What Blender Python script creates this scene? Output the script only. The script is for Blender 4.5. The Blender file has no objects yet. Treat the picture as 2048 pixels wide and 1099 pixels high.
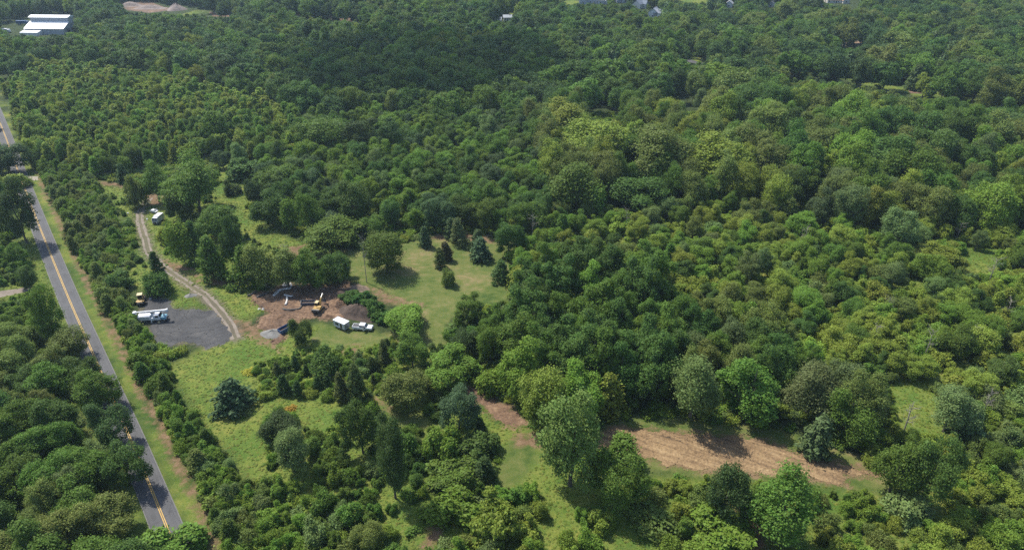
import bpy, math, random
import numpy as np
from mathutils import Vector, Matrix

R = math.radians
scene = bpy.context.scene
COL = scene.collection

# ------------------------------------------------------------------ camera
CAM_H, FPX, PITCH = 120.0, 1400.0, R(29.7)
cam_d = bpy.data.cameras.new("camera")
cam_d.sensor_width = 36.0
cam_d.lens = FPX / 2048.0 * 36.0
cam_d.clip_start, cam_d.clip_end = 0.5, 12000.0
cam = bpy.data.objects.new("camera", cam_d)
cam.location = (0, 0, CAM_H)
cam.rotation_euler = (math.pi / 2 - PITCH, 0, 0)
COL.objects.link(cam)
scene.camera = cam

# ------------------------------------------------------------------ sky and sun
SUN_EL = R(57)
SUN_AZ_VEC = Vector((-0.77, 0.64, 0)).normalized()          # towards the sun, on the ground
SUN_DIR = Vector((SUN_AZ_VEC.x * math.cos(SUN_EL), SUN_AZ_VEC.y * math.cos(SUN_EL), math.sin(SUN_EL)))
world = bpy.data.worlds.new("World")
scene.world = world
world.use_nodes = True
wn = world.node_tree
bg = wn.nodes["Background"]
sky = wn.nodes.new("ShaderNodeTexSky")
sky.sky_type = 'NISHITA'
sky.sun_disc = False
sky.sun_elevation = SUN_EL
sky.sun_rotation = math.atan2(SUN_AZ_VEC.x, SUN_AZ_VEC.y)
sky.air_density, sky.dust_density, sky.ozone_density = 1.0, 1.2, 1.0
wn.links.new(sky.outputs[0], bg.inputs[0])
bg.inputs[1].default_value = 0.15

sun_d = bpy.data.lights.new("sun", 'SUN')
sun_d.energy = 4.3
sun_d.angle = R(0.53)
sun_d.color = (1.0, 0.955, 0.87)
sun = bpy.data.objects.new("sun", sun_d)
sun.rotation_euler = SUN_DIR.to_track_quat('Z', 'Y').to_euler()
sun.location = (0, 0, 300)
COL.objects.link(sun)

scene.view_settings.view_transform = 'Standard'
scene.view_settings.look = 'None'
scene.view_settings.exposure = 0.68
scene.view_settings.gamma = 1.0
scene.render.engine = 'CYCLES'
cy = scene.cycles
cy.max_bounces, cy.diffuse_bounces, cy.glossy_bounces = 5, 4, 2
cy.transmission_bounces, cy.transparent_max_bounces, cy.volume_bounces = 2, 6, 0
cy.use_denoising = False
cy.caustics_reflective = cy.caustics_refractive = False

# ------------------------------------------------------------------ picture -> ground
CP, SP = math.cos(PITCH), math.sin(PITCH)
def ray(x, y):
    a, b = (x - 1024.0) / FPX, (y - 549.5) / FPX
    return (a, CP - b * SP, -SP - b * CP)
def at(x, y, z=0.0):
    d = ray(x, y)
    t = (z - CAM_H) / d[2]
    return (d[0] * t, d[1] * t, z)
def proj(X, Y, Z):
    dz = Z - CAM_H
    depth = Y * CP - dz * SP
    up = Y * SP + dz * CP
    return 1024 + FPX * X / depth, 549.5 - FPX * up / depth, FPX / depth
def gpoly(pts):
    return np.array([at(x, y)[:2] for x, y in pts])

def inside(P, poly):
    x, y = P[:, 0], P[:, 1]
    c = np.zeros(len(P), bool)
    n = len(poly)
    for i in range(n):
        x0, y0 = poly[i]; x1, y1 = poly[(i + 1) % n]
        if y0 == y1: continue
        c ^= ((y0 > y) != (y1 > y)) & (x < (x1 - x0) * (y - y0) / (y1 - y0) + x0)
    return c
def seg_dist(P, a, b):
    d = b - a
    t = np.clip(((P - a) @ d) / max(d @ d, 1e-9), 0, 1)
    return np.linalg.norm(P - a - t[:, None] * d, axis=1)
def sdf(P, poly):
    d = np.full(len(P), 1e9)
    for i in range(len(poly)):
        d = np.minimum(d, seg_dist(P, poly[i], poly[(i + 1) % len(poly)]))
    return np.where(inside(P, poly), d, -d)
def line_sdf(P, line, half):
    d = np.full(len(P), 1e9)
    for i in range(len(line) - 1):
        d = np.minimum(d, seg_dist(P, line[i], line[i + 1]))
    return half - d
def smooth_line(pts, n=8):
    p = np.array(pts, float)
    p = np.vstack([2 * p[0] - p[1], p, 2 * p[-1] - p[-2]])
    out = []
    for i in range(1, len(p) - 2):
        for k in range(n):
            t = k / n
            out.append(0.5 * ((2 * p[i]) + (p[i + 1] - p[i - 1]) * t + (2 * p[i - 1] - 5 * p[i] + 4 * p[i + 1] - p[i + 2]) * t * t
                              + (3 * p[i] - p[i - 1] - 3 * p[i + 1] + p[i + 2]) * t ** 3))
    out.append(p[-2])
    return np.array(out)

# ------------------------------------------------------------------ objects
def tag(o, label=None, cat=None, group=None, kind=None):
    if label: o["label"] = label
    if cat: o["category"] = cat
    if group: o["group"] = group
    if kind: o["kind"] = kind
    return o
def mesh_np(name, V, F, mats, midx=None, smooth=False):
    me = bpy.data.meshes.new(name)
    F = np.asarray(F)
    me.vertices.add(len(V)); me.vertices.foreach_set("co", np.asarray(V, np.float32).ravel())
    k = F.shape[1]
    me.loops.add(F.size); me.loops.foreach_set("vertex_index", F.astype(np.int32).ravel())
    me.polygons.add(len(F))
    me.polygons.foreach_set("loop_start", np.arange(0, F.size, k, dtype=np.int32))
    me.polygons.foreach_set("loop_total", np.full(len(F), k, np.int32))
    for m in (mats if isinstance(mats, (list, tuple)) else [mats]): me.materials.append(m)
    if midx is not None: me.polygons.foreach_set("material_index", np.asarray(midx, np.int32))
    if smooth: me.polygons.foreach_set("use_smooth", np.ones(len(F), bool))
    me.update(); me.validate()
    return me
def link(name, data, parent=None, loc=None, rz=0.0):
    o = bpy.data.objects.new(name, data)
    COL.objects.link(o)
    if parent: o.parent = parent
    if loc is not None: o.location = loc
    if rz: o.rotation_euler = (0, 0, rz)
    return o
def empty(name, loc, rz, label, cat, group=None):
    o = link(name, None, None, loc, rz)
    o.empty_display_size = 0.5
    return tag(o, label, cat, group)

class MB:
    """collects shapes for ONE mesh"""
    def __init__(s): s.v, s.f = [], []
    def add(s, V, F):
        b = len(s.v); s.v += [tuple(map(float, v)) for v in V]; s.f += [tuple(b + i for i in f) for f in F]; return s
    def box(s, x0, x1, y0, y1, z0, z1, tx=0.0, ty=0.0, M=None):
        V = [(x0, y0, z0), (x1, y0, z0), (x1, y1, z0), (x0, y1, z0), (x0 + tx, y0 + ty, z1), (x1 - tx, y0 + ty, z1), (x1 - tx, y1 - ty, z1), (x0 + tx, y1 - ty, z1)]
        if M is not None: V = [tuple(M @ Vector(v)) for v in V]
        return s.add(V, [(0, 3, 2, 1), (4, 5, 6, 7), (0, 1, 5, 4), (1, 2, 6, 5), (2, 3, 7, 6), (3, 0, 4, 7)])
    def prism_y(s, prof, y0, y1):           # side outline in x,z drawn counter-clockwise, pushed along y
        n = len(prof)
        V = [(x, y0, z) for x, z in prof] + [(x, y1, z) for x, z in prof]
        return s.add(V, [tuple(range(n)), tuple(range(2 * n - 1, n - 1, -1))] + [(i, i + n, (i + 1) % n + n, (i + 1) % n) for i in range(n)])
    def prism_x(s, prof, x0, x1):
        n = len(prof)
        V = [(x0, y, z) for y, z in prof] + [(x1, y, z) for y, z in prof]
        return s.add(V, [tuple(range(n - 1, -1, -1)), tuple(range(n, 2 * n))] + [(i, (i + 1) % n, (i + 1) % n + n, i + n) for i in range(n)])
    def tube(s, pts, r, n=8, cap=True):
        pts = [Vector(p) for p in pts]
        rs = r if isinstance(r, (list, tuple)) else [r] * len(pts)
        V, F = [], []
        for i, p in enumerate(pts):
            d = (pts[min(i + 1, len(pts) - 1)] - pts[max(i - 1, 0)]).normalized()
            a = d.orthogonal().normalized() if abs(d.z) > 0.9 else d.cross(Vector((0, 0, 1))).normalized()
            b = d.cross(a)
            for k in range(n):
                t = 2 * math.pi * k / n
                V.append(tuple(p + (a * math.cos(t) + b * math.sin(t)) * rs[i]))
        for i in range(len(pts) - 1):
            for k in range(n):
                F.append((i * n + k, i * n + (k + 1) % n, (i + 1) * n + (k + 1) % n, (i + 1) * n + k))
        if cap:
            F.append(tuple(range(n - 1, -1, -1))); F.append(tuple((len(pts) - 1) * n + k for k in range(n)))
        return s.add(V, F)
    def wheel(s, x, y, z, r, w, n=16):
        return s.tube([(x, y - w / 2, z), (x, y - w / 2 + .03, z), (x, y + w / 2 - .03, z), (x, y + w / 2, z)], [r * .9, r, r, r * .9], n)
    def mesh(s, name, mat, smooth=False):
        me = bpy.data.meshes.new(name); me.from_pydata(s.v, [], s.f); me.materials.append(mat)
        if smooth:
            for p in me.polygons: p.use_smooth = True
        me.update(); return me
    def build(s, name, mat, parent=None, bevel=0.0, smooth=False, loc=None):
        o = link(name, s.mesh(name, mat, smooth), parent, loc)
        if bevel:
            b = o.modifiers.new("bevel", 'BEVEL'); b.width = bevel; b.segments = 2; b.limit_method = 'ANGLE'
        return o

# ------------------------------------------------------------------ materials
def newmat(name):
    m = bpy.data.materials.new(name); m.use_nodes = True
    return m, m.node_tree.nodes, m.node_tree.links, m.node_tree.nodes["Principled BSDF"]
def nd(N, t, **kw):
    n = N.new(t)
    for k, v in kw.items(): setattr(n, k, v)
    return n
def noise(N, L, scale, detail=4, rough=0.6, vec=None):
    n = N.new("ShaderNodeTexNoise"); n.inputs["Scale"].default_value = scale
    n.inputs["Detail"].default_value = detail; n.inputs["Roughness"].default_value = rough
    if vec is not None: L.new(vec, n.inputs["Vector"])
    return n.outputs["Fac"]
def ramp(N, L, fac, stops):
    r = N.new("ShaderNodeValToRGB")
    e = r.color_ramp.elements
    while len(e) < len(stops): e.new(0.5)
    for i, (p, c) in enumerate(stops):
        e[i].position = p; e[i].color = (*c, 1)
    L.new(fac, r.inputs[0]); return r.outputs[0]
def mixc(N, L, fac, a, b, blend='MIX'):
    m = N.new("ShaderNodeMix"); m.data_type = 'RGBA'; m.blend_type = blend
    for s, v in ((m.inputs[0], fac), (m.inputs[6], a), (m.inputs[7], b)):
        if isinstance(v, (int, float)): s.default_value = v
        elif isinstance(v, tuple): s.default_value = (*v, 1)
        else: L.new(v, s)
    return m.outputs[2]
def maths(N, L, op, a, b=0.0, clamp=False):
    m = N.new("ShaderNodeMath"); m.operation = op; m.use_clamp = clamp
    for s, v in ((m.inputs[0], a), (m.inputs[1], b)):
        if isinstance(v, (int, float)): s.default_value = v
        else: L.new(v, s)
    return m.outputs[0]
def geo_pos(N):
    return N.new("ShaderNodeNewGeometry").outputs["Position"]
def bump(N, L, bsdf, h, dist, strength=1.0):
    b = N.new("ShaderNodeBump"); b.inputs["Strength"].default_value = strength; b.inputs["Distance"].default_value = dist
    L.new(h, b.inputs["Height"]); L.new(b.outputs[0], bsdf.inputs["Normal"])

def leaf_material(name, transl=0.28, rough=0.55):
    m, N, L, b = newmat(name)
    oi = N.new("ShaderNodeObjectInfo"); ge = N.new("ShaderNodeNewGeometry")
    h = N.new("ShaderNodeHueSaturation")
    ti = N.new("ShaderNodeAttribute"); ti.attribute_type = 'INSTANCER'; ti.attribute_name = "tint"
    own = maths(N, L, 'GREATER_THAN', ti.outputs["Fac"], 0.0005)
    L.new(mixc(N, L, own, oi.outputs["Color"], ti.outputs["Color"]), h.inputs["Color"])
    isl = ge.outputs["Random Per Island"]
    hue = maths(N, L, 'ADD', maths(N, L, 'MULTIPLY', isl, 0.022), maths(N, L, 'MULTIPLY', oi.outputs["Random"], 0.026))
    L.new(maths(N, L, 'ADD', hue, 0.478), h.inputs["Hue"])
    big = noise(N, L, 0.55, 2, 0.5, geo_pos(N))                  # lighter and darker shoots through the crown
    val = maths(N, L, 'ADD', maths(N, L, 'MULTIPLY', isl, 0.36), maths(N, L, 'MULTIPLY', oi.outputs["Random"], 0.24))
    val = maths(N, L, 'ADD', val, maths(N, L, 'MULTIPLY', big, 0.7))
    L.new(maths(N, L, 'ADD', val, 0.36), h.inputs["Value"])
    L.new(h.outputs[0], b.inputs["Base Color"])
    b.inputs["Roughness"].default_value = rough
    b.inputs["Specular IOR Level"].default_value = 0.12
    t = N.new("ShaderNodeBsdfTranslucent"); L.new(h.outputs[0], t.inputs[0])
    mx = N.new("ShaderNodeMixShader"); mx.inputs[0].default_value = transl
    L.new(b.outputs[0], mx.inputs[1]); L.new(t.outputs[0], mx.inputs[2])
    L.new(mx.outputs[0], N["Material Output"].inputs[0])
    return m
LEAF = leaf_material("leaves", 0.42)
NEEDLE = leaf_material("needles", 0.28, 0.6)
def grain_material(name, stops, scale=3.0, rough=0.9, bump_d=0.0, detail=6, scale2=None):
    m, N, L, b = newmat(name)
    p = geo_pos(N)
    f = noise(N, L, scale, detail, 0.65, p)
    if scale2:
        f = maths(N, L, 'ADD', maths(N, L, 'MULTIPLY', f, 0.55), maths(N, L, 'MULTIPLY', noise(N, L, scale2, 3, 0.6, p), 0.45))
    L.new(ramp(N, L, f, stops), b.inputs["Base Color"])
    b.inputs["Roughness"].default_value = rough
    if bump_d: bump(N, L, b, f, bump_d)
    return m
BARK = grain_material("bark", [(0.3, (0.05, 0.04, 0.03)), (0.7, (0.14, 0.12, 0.095))], 6, 0.9, 0.03)
DEADWOOD = grain_material("dead_wood", [(0.3, (0.13, 0.11, 0.09)), (0.7, (0.3, 0.27, 0.23))], 5, 0.9)
def paint(name, c, rough=0.35, metal=0.0, dirt=0.25):
    m, N, L, b = newmat(name)
    f = noise(N, L, 1.7, 6, 0.7, geo_pos(N))
    d = tuple(x * (1 - dirt) + y * dirt * 0.6 for x, y in zip(c, (0.3, 0.25, 0.18)))
    L.new(ramp(N, L, f, [(0.42, c), (0.72, d)]), b.inputs["Base Color"])
    b.inputs["Roughness"].default_value = rough; b.inputs["Metallic"].default_value = metal
    return m
WHITE = paint("white_paint", (0.66, 0.67, 0.68), dirt=.3)
WHITE_DULL = paint("dull_white_panel", (0.50, 0.51, 0.51), 0.6)
YELLOW = paint("yellow_paint", (0.33, 0.195, 0.035), 0.6, dirt=0.45)
CREAM = paint("cream_paint", (0.46, 0.37, 0.19), 0.6)
BLUE = paint("blue_paint", (0.015, 0.075, 0.19), 0.4, dirt=0.15)
TEAL = paint("teal_paint", (0.15, 0.32, 0.39), 0.35, dirt=0.1)
BLACKM = paint("black_steel", (0.025, 0.025, 0.027), 0.5, dirt=0.3)
GREYM = paint("grey_steel", (0.22, 0.23, 0.24), 0.45, 0.3)
RUBBER = paint("rubber", (0.02, 0.02, 0.02), 0.85, dirt=0.3)
CHROME = paint("bright_metal", (0.55, 0.56, 0.57), 0.3, 0.8, 0.1)
REDL = paint("red_lamp", (0.45, 0.02, 0.02), 0.3, dirt=0.0)
def glass_mat():
    m, N, L, b = newmat("dark_glass")
    b.inputs["Base Color"].default_value = (0.015, 0.02, 0.025, 1); b.inputs["Roughness"].default_value = 0.15
    return m
GLASS = glass_mat()

# ------------------------------------------------------------------ ground layout (read off the photograph, laid out in metres)
ROAD = smooth_line([at(x, y)[:2] for x, y in [(430, 1290), (352, 1099), (316, 1010), (262, 880), (218, 780), (180, 693), (139, 600), (100, 505), (78, 450), (43, 360), (9, 268), (-22, 190), (-45, 130), (-70, 60), (-95, 0)]], 6)
PAD = gpoly([(287, 592), (300, 588), (325, 592), (340, 604), (346, 615), (370, 617), (395, 617), (412, 621), (422, 622), (434, 632), (446, 642), (456, 656), (460, 672), (452, 684), (432, 692), (414, 696), (400, 690), (378, 683), (352, 688), (333, 692), (314, 686), (305, 668), (298, 650), (284, 640), (284, 612)])
TRACK = smooth_line([at(x, y)[:2] for x, y in [(300, 396), (286, 412), (279, 432), (283, 455), (291, 480), (297, 502), (318, 526), (350, 550), (385, 573), (412, 592), (432, 612), (448, 632), (462, 652), (472, 676)]], 6)
STRIP = gpoly([(1205, 862), (1230, 852), (1330, 862), (1450, 871), (1525, 877), (1545, 885), (1590, 905), (1660, 922), (1740, 938), (1762, 948), (1740, 955), (1690, 950), (1700, 973), (1665, 968), (1600, 955), (1530, 950), (1470, 948), (1400, 941), (1330, 931), (1280, 907), (1230, 900), (1180, 895), (1150, 870)])
PATH = gpoly([(922, 768), (950, 772), (985, 790), (1010, 808), (1050, 836), (1062, 852), (1025, 856), (990, 838), (960, 812), (930, 790)])
DIG = gpoly([(498, 598), (512, 584), (545, 582), (570, 566), (620, 568), (672, 572), (690, 562), (712, 570), (690, 590), (680, 610), (690, 638), (668, 640), (640, 636), (610, 638), (588, 650), (575, 668), (560, 690), (545, 684), (530, 664), (512, 650), (520, 636), (536, 626), (520, 614)])
DIRT_SPOTS = [gpoly(p) for p in [
    [(575, 495), (610, 488), (614, 510), (580, 520)], [(680, 700), (712, 690), (728, 712), (690, 725)],
    [(640, 742), (672, 740), (674, 752), (645, 756)], [(860, 470), (935, 466), (1000, 480), (990, 487), (930, 478), (862, 478)],
    [(845, 1062), (872, 1048), (884, 1062), (868, 1099), (840, 1099)], [(1462, 1005), (1490, 1000), (1525, 1060), (1540, 1099), (1495, 1099)],
    [(330, 522), (395, 535), (388, 548), (345, 540)], [(385, 548), (470, 560), (440, 572), (400, 566)],
    [(292, 385), (330, 390), (334, 408), (300, 412)], [(196, 362), (248, 366), (262, 378), (240, 374), (200, 370)],
    [(1030, 872), (1072, 866), (1074, 890), (1035, 892)], [(470, 640), (520, 655), (560, 700), (530, 690), (480, 660)],
    [(735, 570), (800, 600), (850, 610), (835, 618), (770, 606)], [(750, 795), (770, 800), (785, 820), (765, 815)]]]
FAR_DIRT = [gpoly(p) for p in [[(232, 6), (300, 4), (345, 20), (300, 26), (250, 20)], [(420, 24), (462, 26), (460, 34), (425, 33)],
    [(560, 22), (600, 24), (680, 32), (745, 42), (700, 44), (600, 32)], [(1815, 180), (1858, 183), (1856, 188), (1820, 187)], [(700, 34), (745, 38), (740, 46), (700, 42)]]]
MOWN = [gpoly(p) for p in [
    [(700, 500), (770, 500), (830, 478), (1010, 474), (1040, 500), (1022, 560), (1020, 600), (940, 615), (900, 640), (880, 690), (840, 660), (790, 612), (730, 575), (700, 560), (660, 520), (600, 520), (600, 495)],
    [(640, 650), (700, 660), (760, 670), (840, 650), (890, 680), (840, 700), (740, 690), (660, 690), (620, 680)],
    [(1060, 860), (1085, 870), (1075, 920), (1040, 970), (985, 975), (1000, 930), (1015, 880)],
    [(1215, 842), (1300, 830), (1500, 846), (1600, 868), (1700, 900), (1800, 940), (1780, 990), (1600, 965), (1300, 945), (1150, 900)],
    [(730, 560), (830, 565), (880, 600), (800, 610)],
    [(760, 800), (860, 830), (850, 860), (790, 850), (740, 800)]]]
LUSH = [gpoly(p) for p in [
    [(330, 740), (420, 690), (520, 655), (640, 650), (760, 670), (900, 690), (1000, 840), (1090, 860), (1110, 1000), (1000, 1099), (800, 1099), (620, 1000), (500, 975), (420, 880)],
    [(190, 360), (300, 395), (370, 420), (440, 325), (530, 340), (510, 420), (560, 470), (640, 490), (640, 530), (500, 570), (560, 600), (500, 640), (470, 640), (400, 590), (330, 570), (260, 580), (250, 560), (270, 460), (200, 400)],
    [(1770, 765), (1862, 760), (1880, 860), (1810, 870)], [(1915, 500), (2000, 500), (2000, 545), (1920, 548)],
    [(1080, 900), (1200, 950), (1300, 950), (1800, 980), (1850, 1099), (1000, 1120)], [(1040, 450), (1180, 440), (1200, 480), (1060, 500)],
    [(1000, 440), (1500, 440), (1900, 485), (2120, 480), (2200, 1120), (1750, 1120), (1760, 860), (1560, 710), (1320, 605), (1100, 595)],
    [(0, 480), (75, 480), (140, 660), (100, 690), (0, 600)], [(250, 570), (340, 560), (430, 620), (330, 620), (290, 580)]]]
LAWN = [gpoly(p) for p in [
    [(1335, -20), (1420, -20), (1415, 6), (1340, 8)], [(1680, 8), (1722, 8), (1718, 20), (1685, 21)], [(1384, 96), (1412, 122), (1362, 124), (1350, 118), (1378, 115)],
    [(366, 14), (415, 17), (416, 28), (376, 28)], [(1000, 20), (1030, 20), (1030, 32), (1000, 32)], [(1512, 20), (1580, 20), (1590, 36), (1560, 36)], [(1120, -8), (1160, -8), (1160, 12), (1125, 12)],
    [(1250, 4), (1262, 4), (1262, 14), (1250, 14)], [(1620, 146), (1700, 152), (1770, 168), (1850, 182), (2060, 198), (2060, 203), (1840, 193), (1730, 170)], [(900, 36), (970, 36), (970, 42), (910, 44)],
    [(1050, -6), (1090, -6), (1090, 2), (1050, 2)]]]
road_dir_l = None
def axis(lo, hi, step, outer, grow=1.18):
    a = list(np.arange(lo, hi + 1e-6, step)); d = step
    r = [hi]
    while r[-1] < outer[1]: d *= grow; r.append(r[-1] + d)
    d = step; l = [lo]
    while l[-1] > outer[0]: d *= grow; l.append(l[-1] - d)
    return np.array(l[:0:-1] + a + r[1:])
gx = axis(-215, 235, 1.25, (-5000, 5000)); gy = axis(78, 380, 1.25, (-1500, 7000))
GX, GY = np.meshgrid(gx, gy)
GV = np.stack([GX.ravel(), GY.ravel(), np.zeros(GX.size)], 1)
P2 = GV[:, :2]
nx, ny = len(gx), len(gy)
ii = np.arange(nx * ny).reshape(ny, nx)
GF = np.stack([ii[:-1, :-1], ii[:-1, 1:], ii[1:, 1:], ii[1:, :-1]], -1).reshape(-1, 4)
def region(polys, pad=14.0):
    out = np.full(len(P2), -pad)
    for pl in polys:
        lo, hi = pl.min(0) - pad, pl.max(0) + pad
        k = np.where((P2[:, 0] > lo[0]) & (P2[:, 0] < hi[0]) & (P2[:, 1] > lo[1]) & (P2[:, 1] < hi[1]))[0]
        if len(k): out[k] = np.maximum(out[k], sdf(P2[k], pl))
    return out
def offset_line(line, off):
    d = np.gradient(line, axis=0); d /= np.linalg.norm(d, axis=1)[:, None]
    return line + np.stack([d[:, 1], -d[:, 0]], 1) * off         # positive = right of travel (away from the viewer)
verge_r = np.vstack([offset_line(ROAD, 2.5), offset_line(ROAD, 7.8)[::-1]])
verge_l = np.vstack([offset_line(ROAD, -2.5), offset_line(ROAD, -7.5)[::-1]])
brown_v = np.vstack([offset_line(ROAD, 6.7), offset_line(ROAD, 7.9)[::-1]])
A = {
    "m_lush": np.maximum.reduce([region(LUSH), region(LAWN), region([verge_r, verge_l], 14)]),
    "m_mown": region(MOWN),
    "m_dirt": np.maximum(region(DIRT_SPOTS + FAR_DIRT + [STRIP, PATH, DIG], 8), region([brown_v], 8) + 0.2),
    "m_track": np.maximum(line_sdf(P2, TRACK, 2.6), region([PAD], 6)),
}
gm = mesh_np("ground", GV, GF, [])
for k, v in A.items():
    at_ = gm.attributes.new(k, 'FLOAT', 'POINT'); at_.data.foreach_set("value", v.astype(np.float32))
def attr(N, name):
    a = N.new("ShaderNodeAttribute"); a.attribute_name = name; return a.outputs["Fac"]
def edge(N, L, name, nz, wob, soft):
    s = maths(N, L, 'ADD', attr(N, name), maths(N, L, 'MULTIPLY', maths(N, L, 'SUBTRACT', nz, 0.5), wob))
    return maths(N, L, 'ADD', maths(N, L, 'DIVIDE', s, soft), 0.5, True)
m, N, L, b = newmat("ground_cover")
p = geo_pos(N)
n_s, n_m, n_l, n_f = noise(N, L, 0.06, 4, .6, p), noise(N, L, 0.35, 5, .65, p), noise(N, L, 0.018, 3, .5, p), noise(N, L, 2.6, 5, .75, p)
brush = ramp(N, L, n_m, [(0.3, (0.018, 0.026, 0.010)), (0.5, (0.034, 0.050, 0.017)), (0.72, (0.060, 0.075, 0.024))])
weed = ramp(N, L, n_f, [(0.28, (0.060, 0.092, 0.018)), (0.5, (0.112, 0.150, 0.028)), (0.72, (0.170, 0.192, 0.046))])
weed2 = ramp(N, L, n_m, [(0.3, (0.62, 0.80, 0.7)), (0.5, (1.0, 1.0, 1.0)), (0.7, (1.35, 1.15, 1.2))])
weed = mixc(N, L, 1.0, weed, weed2, 'MULTIPLY')
weed = mixc(N, L, 1.0, weed, ramp(N, L, n_s, [(0.36, (0.62, 0.82, 0.75)), (0.5, (1.0, 1.0, 1.0)), (0.64, (1.28, 1.10, 1.25))]), 'MULTIPLY')
mp = N.new("ShaderNodeMapping"); mp.inputs["Rotation"].default_value = (0, 0, R(-28)); mp.inputs["Scale"].default_value = (0.16, 0.55, 1)
wa = N.new('ShaderNodeVectorMath'); wa.operation = 'SCALE'; wa.inputs['Scale'].default_value = 22.0
wb = N.new('ShaderNodeTexNoise'); wb.inputs['Scale'].default_value = 0.035; L.new(p, wb.inputs['Vector']); L.new(wb.outputs['Color'], wa.inputs[0])
wc_ = N.new('ShaderNodeVectorMath'); L.new(p, wc_.inputs[0]); L.new(wa.outputs[0], wc_.inputs[1]); L.new(wc_.outputs[0], mp.inputs[0])
swath = noise(N, L, 1.0, 4, .6, mp.outputs[0])
tanp = noise(N, L, 0.045, 4, .65, p)
mown = ramp(N, L, maths(N, L, 'ADD', maths(N, L, 'MULTIPLY', swath, .26), maths(N, L, 'ADD', maths(N, L, 'MULTIPLY', n_m, .26), maths(N, L, 'MULTIPLY', tanp, .48))),
            [(0.38, (0.054, 0.086, 0.022)), (0.46, (0.092, 0.118, 0.032)), (0.53, (0.135, 0.140, 0.048)), (0.61, (0.215, 0.165, 0.086))])
mown = mixc(N, L, 0.5, mown, ramp(N, L, n_f, [(0.3, (0.45, 0.5, 0.4)), (0.7, (1.0, 1.0, 0.9))]), 'MULTIPLY')
mown = mixc(N, L, 1.0, mown, (1.02, 1.06, 1.0), 'MULTIPLY')
dirt = ramp(N, L, maths(N, L, 'ADD', maths(N, L, 'MULTIPLY', n_m, .5), maths(N, L, 'MULTIPLY', n_f, .5)),
            [(0.32, (0.075, 0.048, 0.028)), (0.5, (0.145, 0.094, 0.053)), (0.66, (0.24, 0.168, 0.098))])
gravel = ramp(N, L, n_f, [(0.3, (0.070, 0.055, 0.042)), (0.7, (0.18, 0.150, 0.115))])
c = mixc(N, L, edge(N, L, "m_lush", n_s, 9, 5), brush, weed)
c = mixc(N, L, edge(N, L, "m_mown", n_m, 5, 2.5), c, mown)
c = mixc(N, L, maths(N, L, 'MULTIPLY', edge(N, L, "m_track", n_m, 5, 2.0), 0.8), c, gravel)
c = mixc(N, L, edge(N, L, "m_dirt", n_m, 7, 1.6), c, dirt)
L.new(c, b.inputs["Base Color"]); b.inputs["Roughness"].default_value = 0.95; b.inputs["Specular IOR Level"].default_value = 0.1
bump(N, L, b, n_f, 0.25, 0.9)
gm.materials.append(m)
tag(link("ground", gm), kind="structure")

def ribbon(name, line, a, c, z, mat):
    l, r = offset_line(line, a), offset_line(line, c)
    n = len(line)
    V = np.zeros((2 * n, 3)); V[0::2, :2] = l; V[1::2, :2] = r; V[:, 2] = z
    k = np.arange(n - 1) * 2
    me = mesh_np(name, V, np.stack([k, k + 1, k + 3, k + 2], 1), mat)
    ua = me.attributes.new("across", 'FLOAT', 'POINT'); u = np.zeros(2 * n, np.float32); u[0::2] = a; u[1::2] = c
    ua.data.foreach_set("value", u)
    return link(name, me)
def ragged(poly, step, amp, seed, closed=True):
    """the outline of a patch of bare soil or gravel: subdivided and frayed"""
    rg = np.random.default_rng(seed); out = []
    n = len(poly)
    for i in range(n):
        a_, b_ = poly[i], poly[(i + 1) % n]
        k = max(1, int(np.linalg.norm(b_ - a_) / step))
        for j in range(k): out.append(a_ + (b_ - a_) * j / k)
    out = np.array(out)
    w = rg.normal(size=len(out)); w = (w + np.roll(w, 1) + np.roll(w, -1) * .6) / 1.6
    t = np.roll(out, -1, 0) - np.roll(out, 1, 0); t /= np.linalg.norm(t, axis=1)[:, None] + 1e-9
    return out + np.stack([t[:, 1], -t[:, 0]], 1) * (w * amp)[:, None]
def sheet(name, poly, z, mat):
    me = bpy.data.meshes.new(name)
    me.from_pydata([(q[0], q[1], z) for q in poly], [], [tuple(range(len(poly)))])
    me.materials.append(mat); me.update()
    import bmesh
    bm = bmesh.new(); bm.from_mesh(me); bmesh.ops.triangulate(bm, faces=bm.faces[:])
    for f_ in bm.faces:
        if f_.normal.z < 0: f_.normal_flip()
    bm.to_mesh(me); bm.free()
    return link(name, me)

# asphalt: pale worn wheel tracks, darker sealed middle, frayed pale edge
m, N, L, b = newmat("asphalt")
p = geo_pos(N)
ac = maths(N, L, 'ABSOLUTE', attr(N, "across"))
wt = maths(N, L, 'ABSOLUTE', maths(N, L, 'SUBTRACT', maths(N, L, 'ABSOLUTE', maths(N, L, 'SUBTRACT', ac, 1.55)), 0.75))
wt = maths(N, L, 'SUBTRACT', 1.0, maths(N, L, 'MULTIPLY', wt, 2.4, True), True)
f = maths(N, L, 'ADD', maths(N, L, 'MULTIPLY', noise(N, L, 0.15, 4, .6, p), .5), maths(N, L, 'MULTIPLY', noise(N, L, 9, 4, .7, p), .5))
c = ramp(N, L, f, [(0.34, (0.040, 0.040, 0.042)), (0.66, (0.080, 0.079, 0.080))])
c = mixc(N, L, maths(N, L, 'MULTIPLY', wt, 0.28), c, (0.096, 0.095, 0.096))
v = N.new("ShaderNodeTexVoronoi"); v.feature = 'DISTANCE_TO_EDGE'; v.inputs["Scale"].default_value = 0.16
wv = N.new("ShaderNodeVectorMath"); wv.operation = 'ADD'
nv = N.new("ShaderNodeTexNoise"); nv.inputs["Scale"].default_value = 0.5; L.new(p, nv.inputs["Vector"])
sc_ = N.new("ShaderNodeVectorMath"); sc_.operation = 'SCALE'; sc_.inputs["Scale"].default_value = 3.0; L.new(nv.outputs["Color"], sc_.inputs[0])
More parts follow.
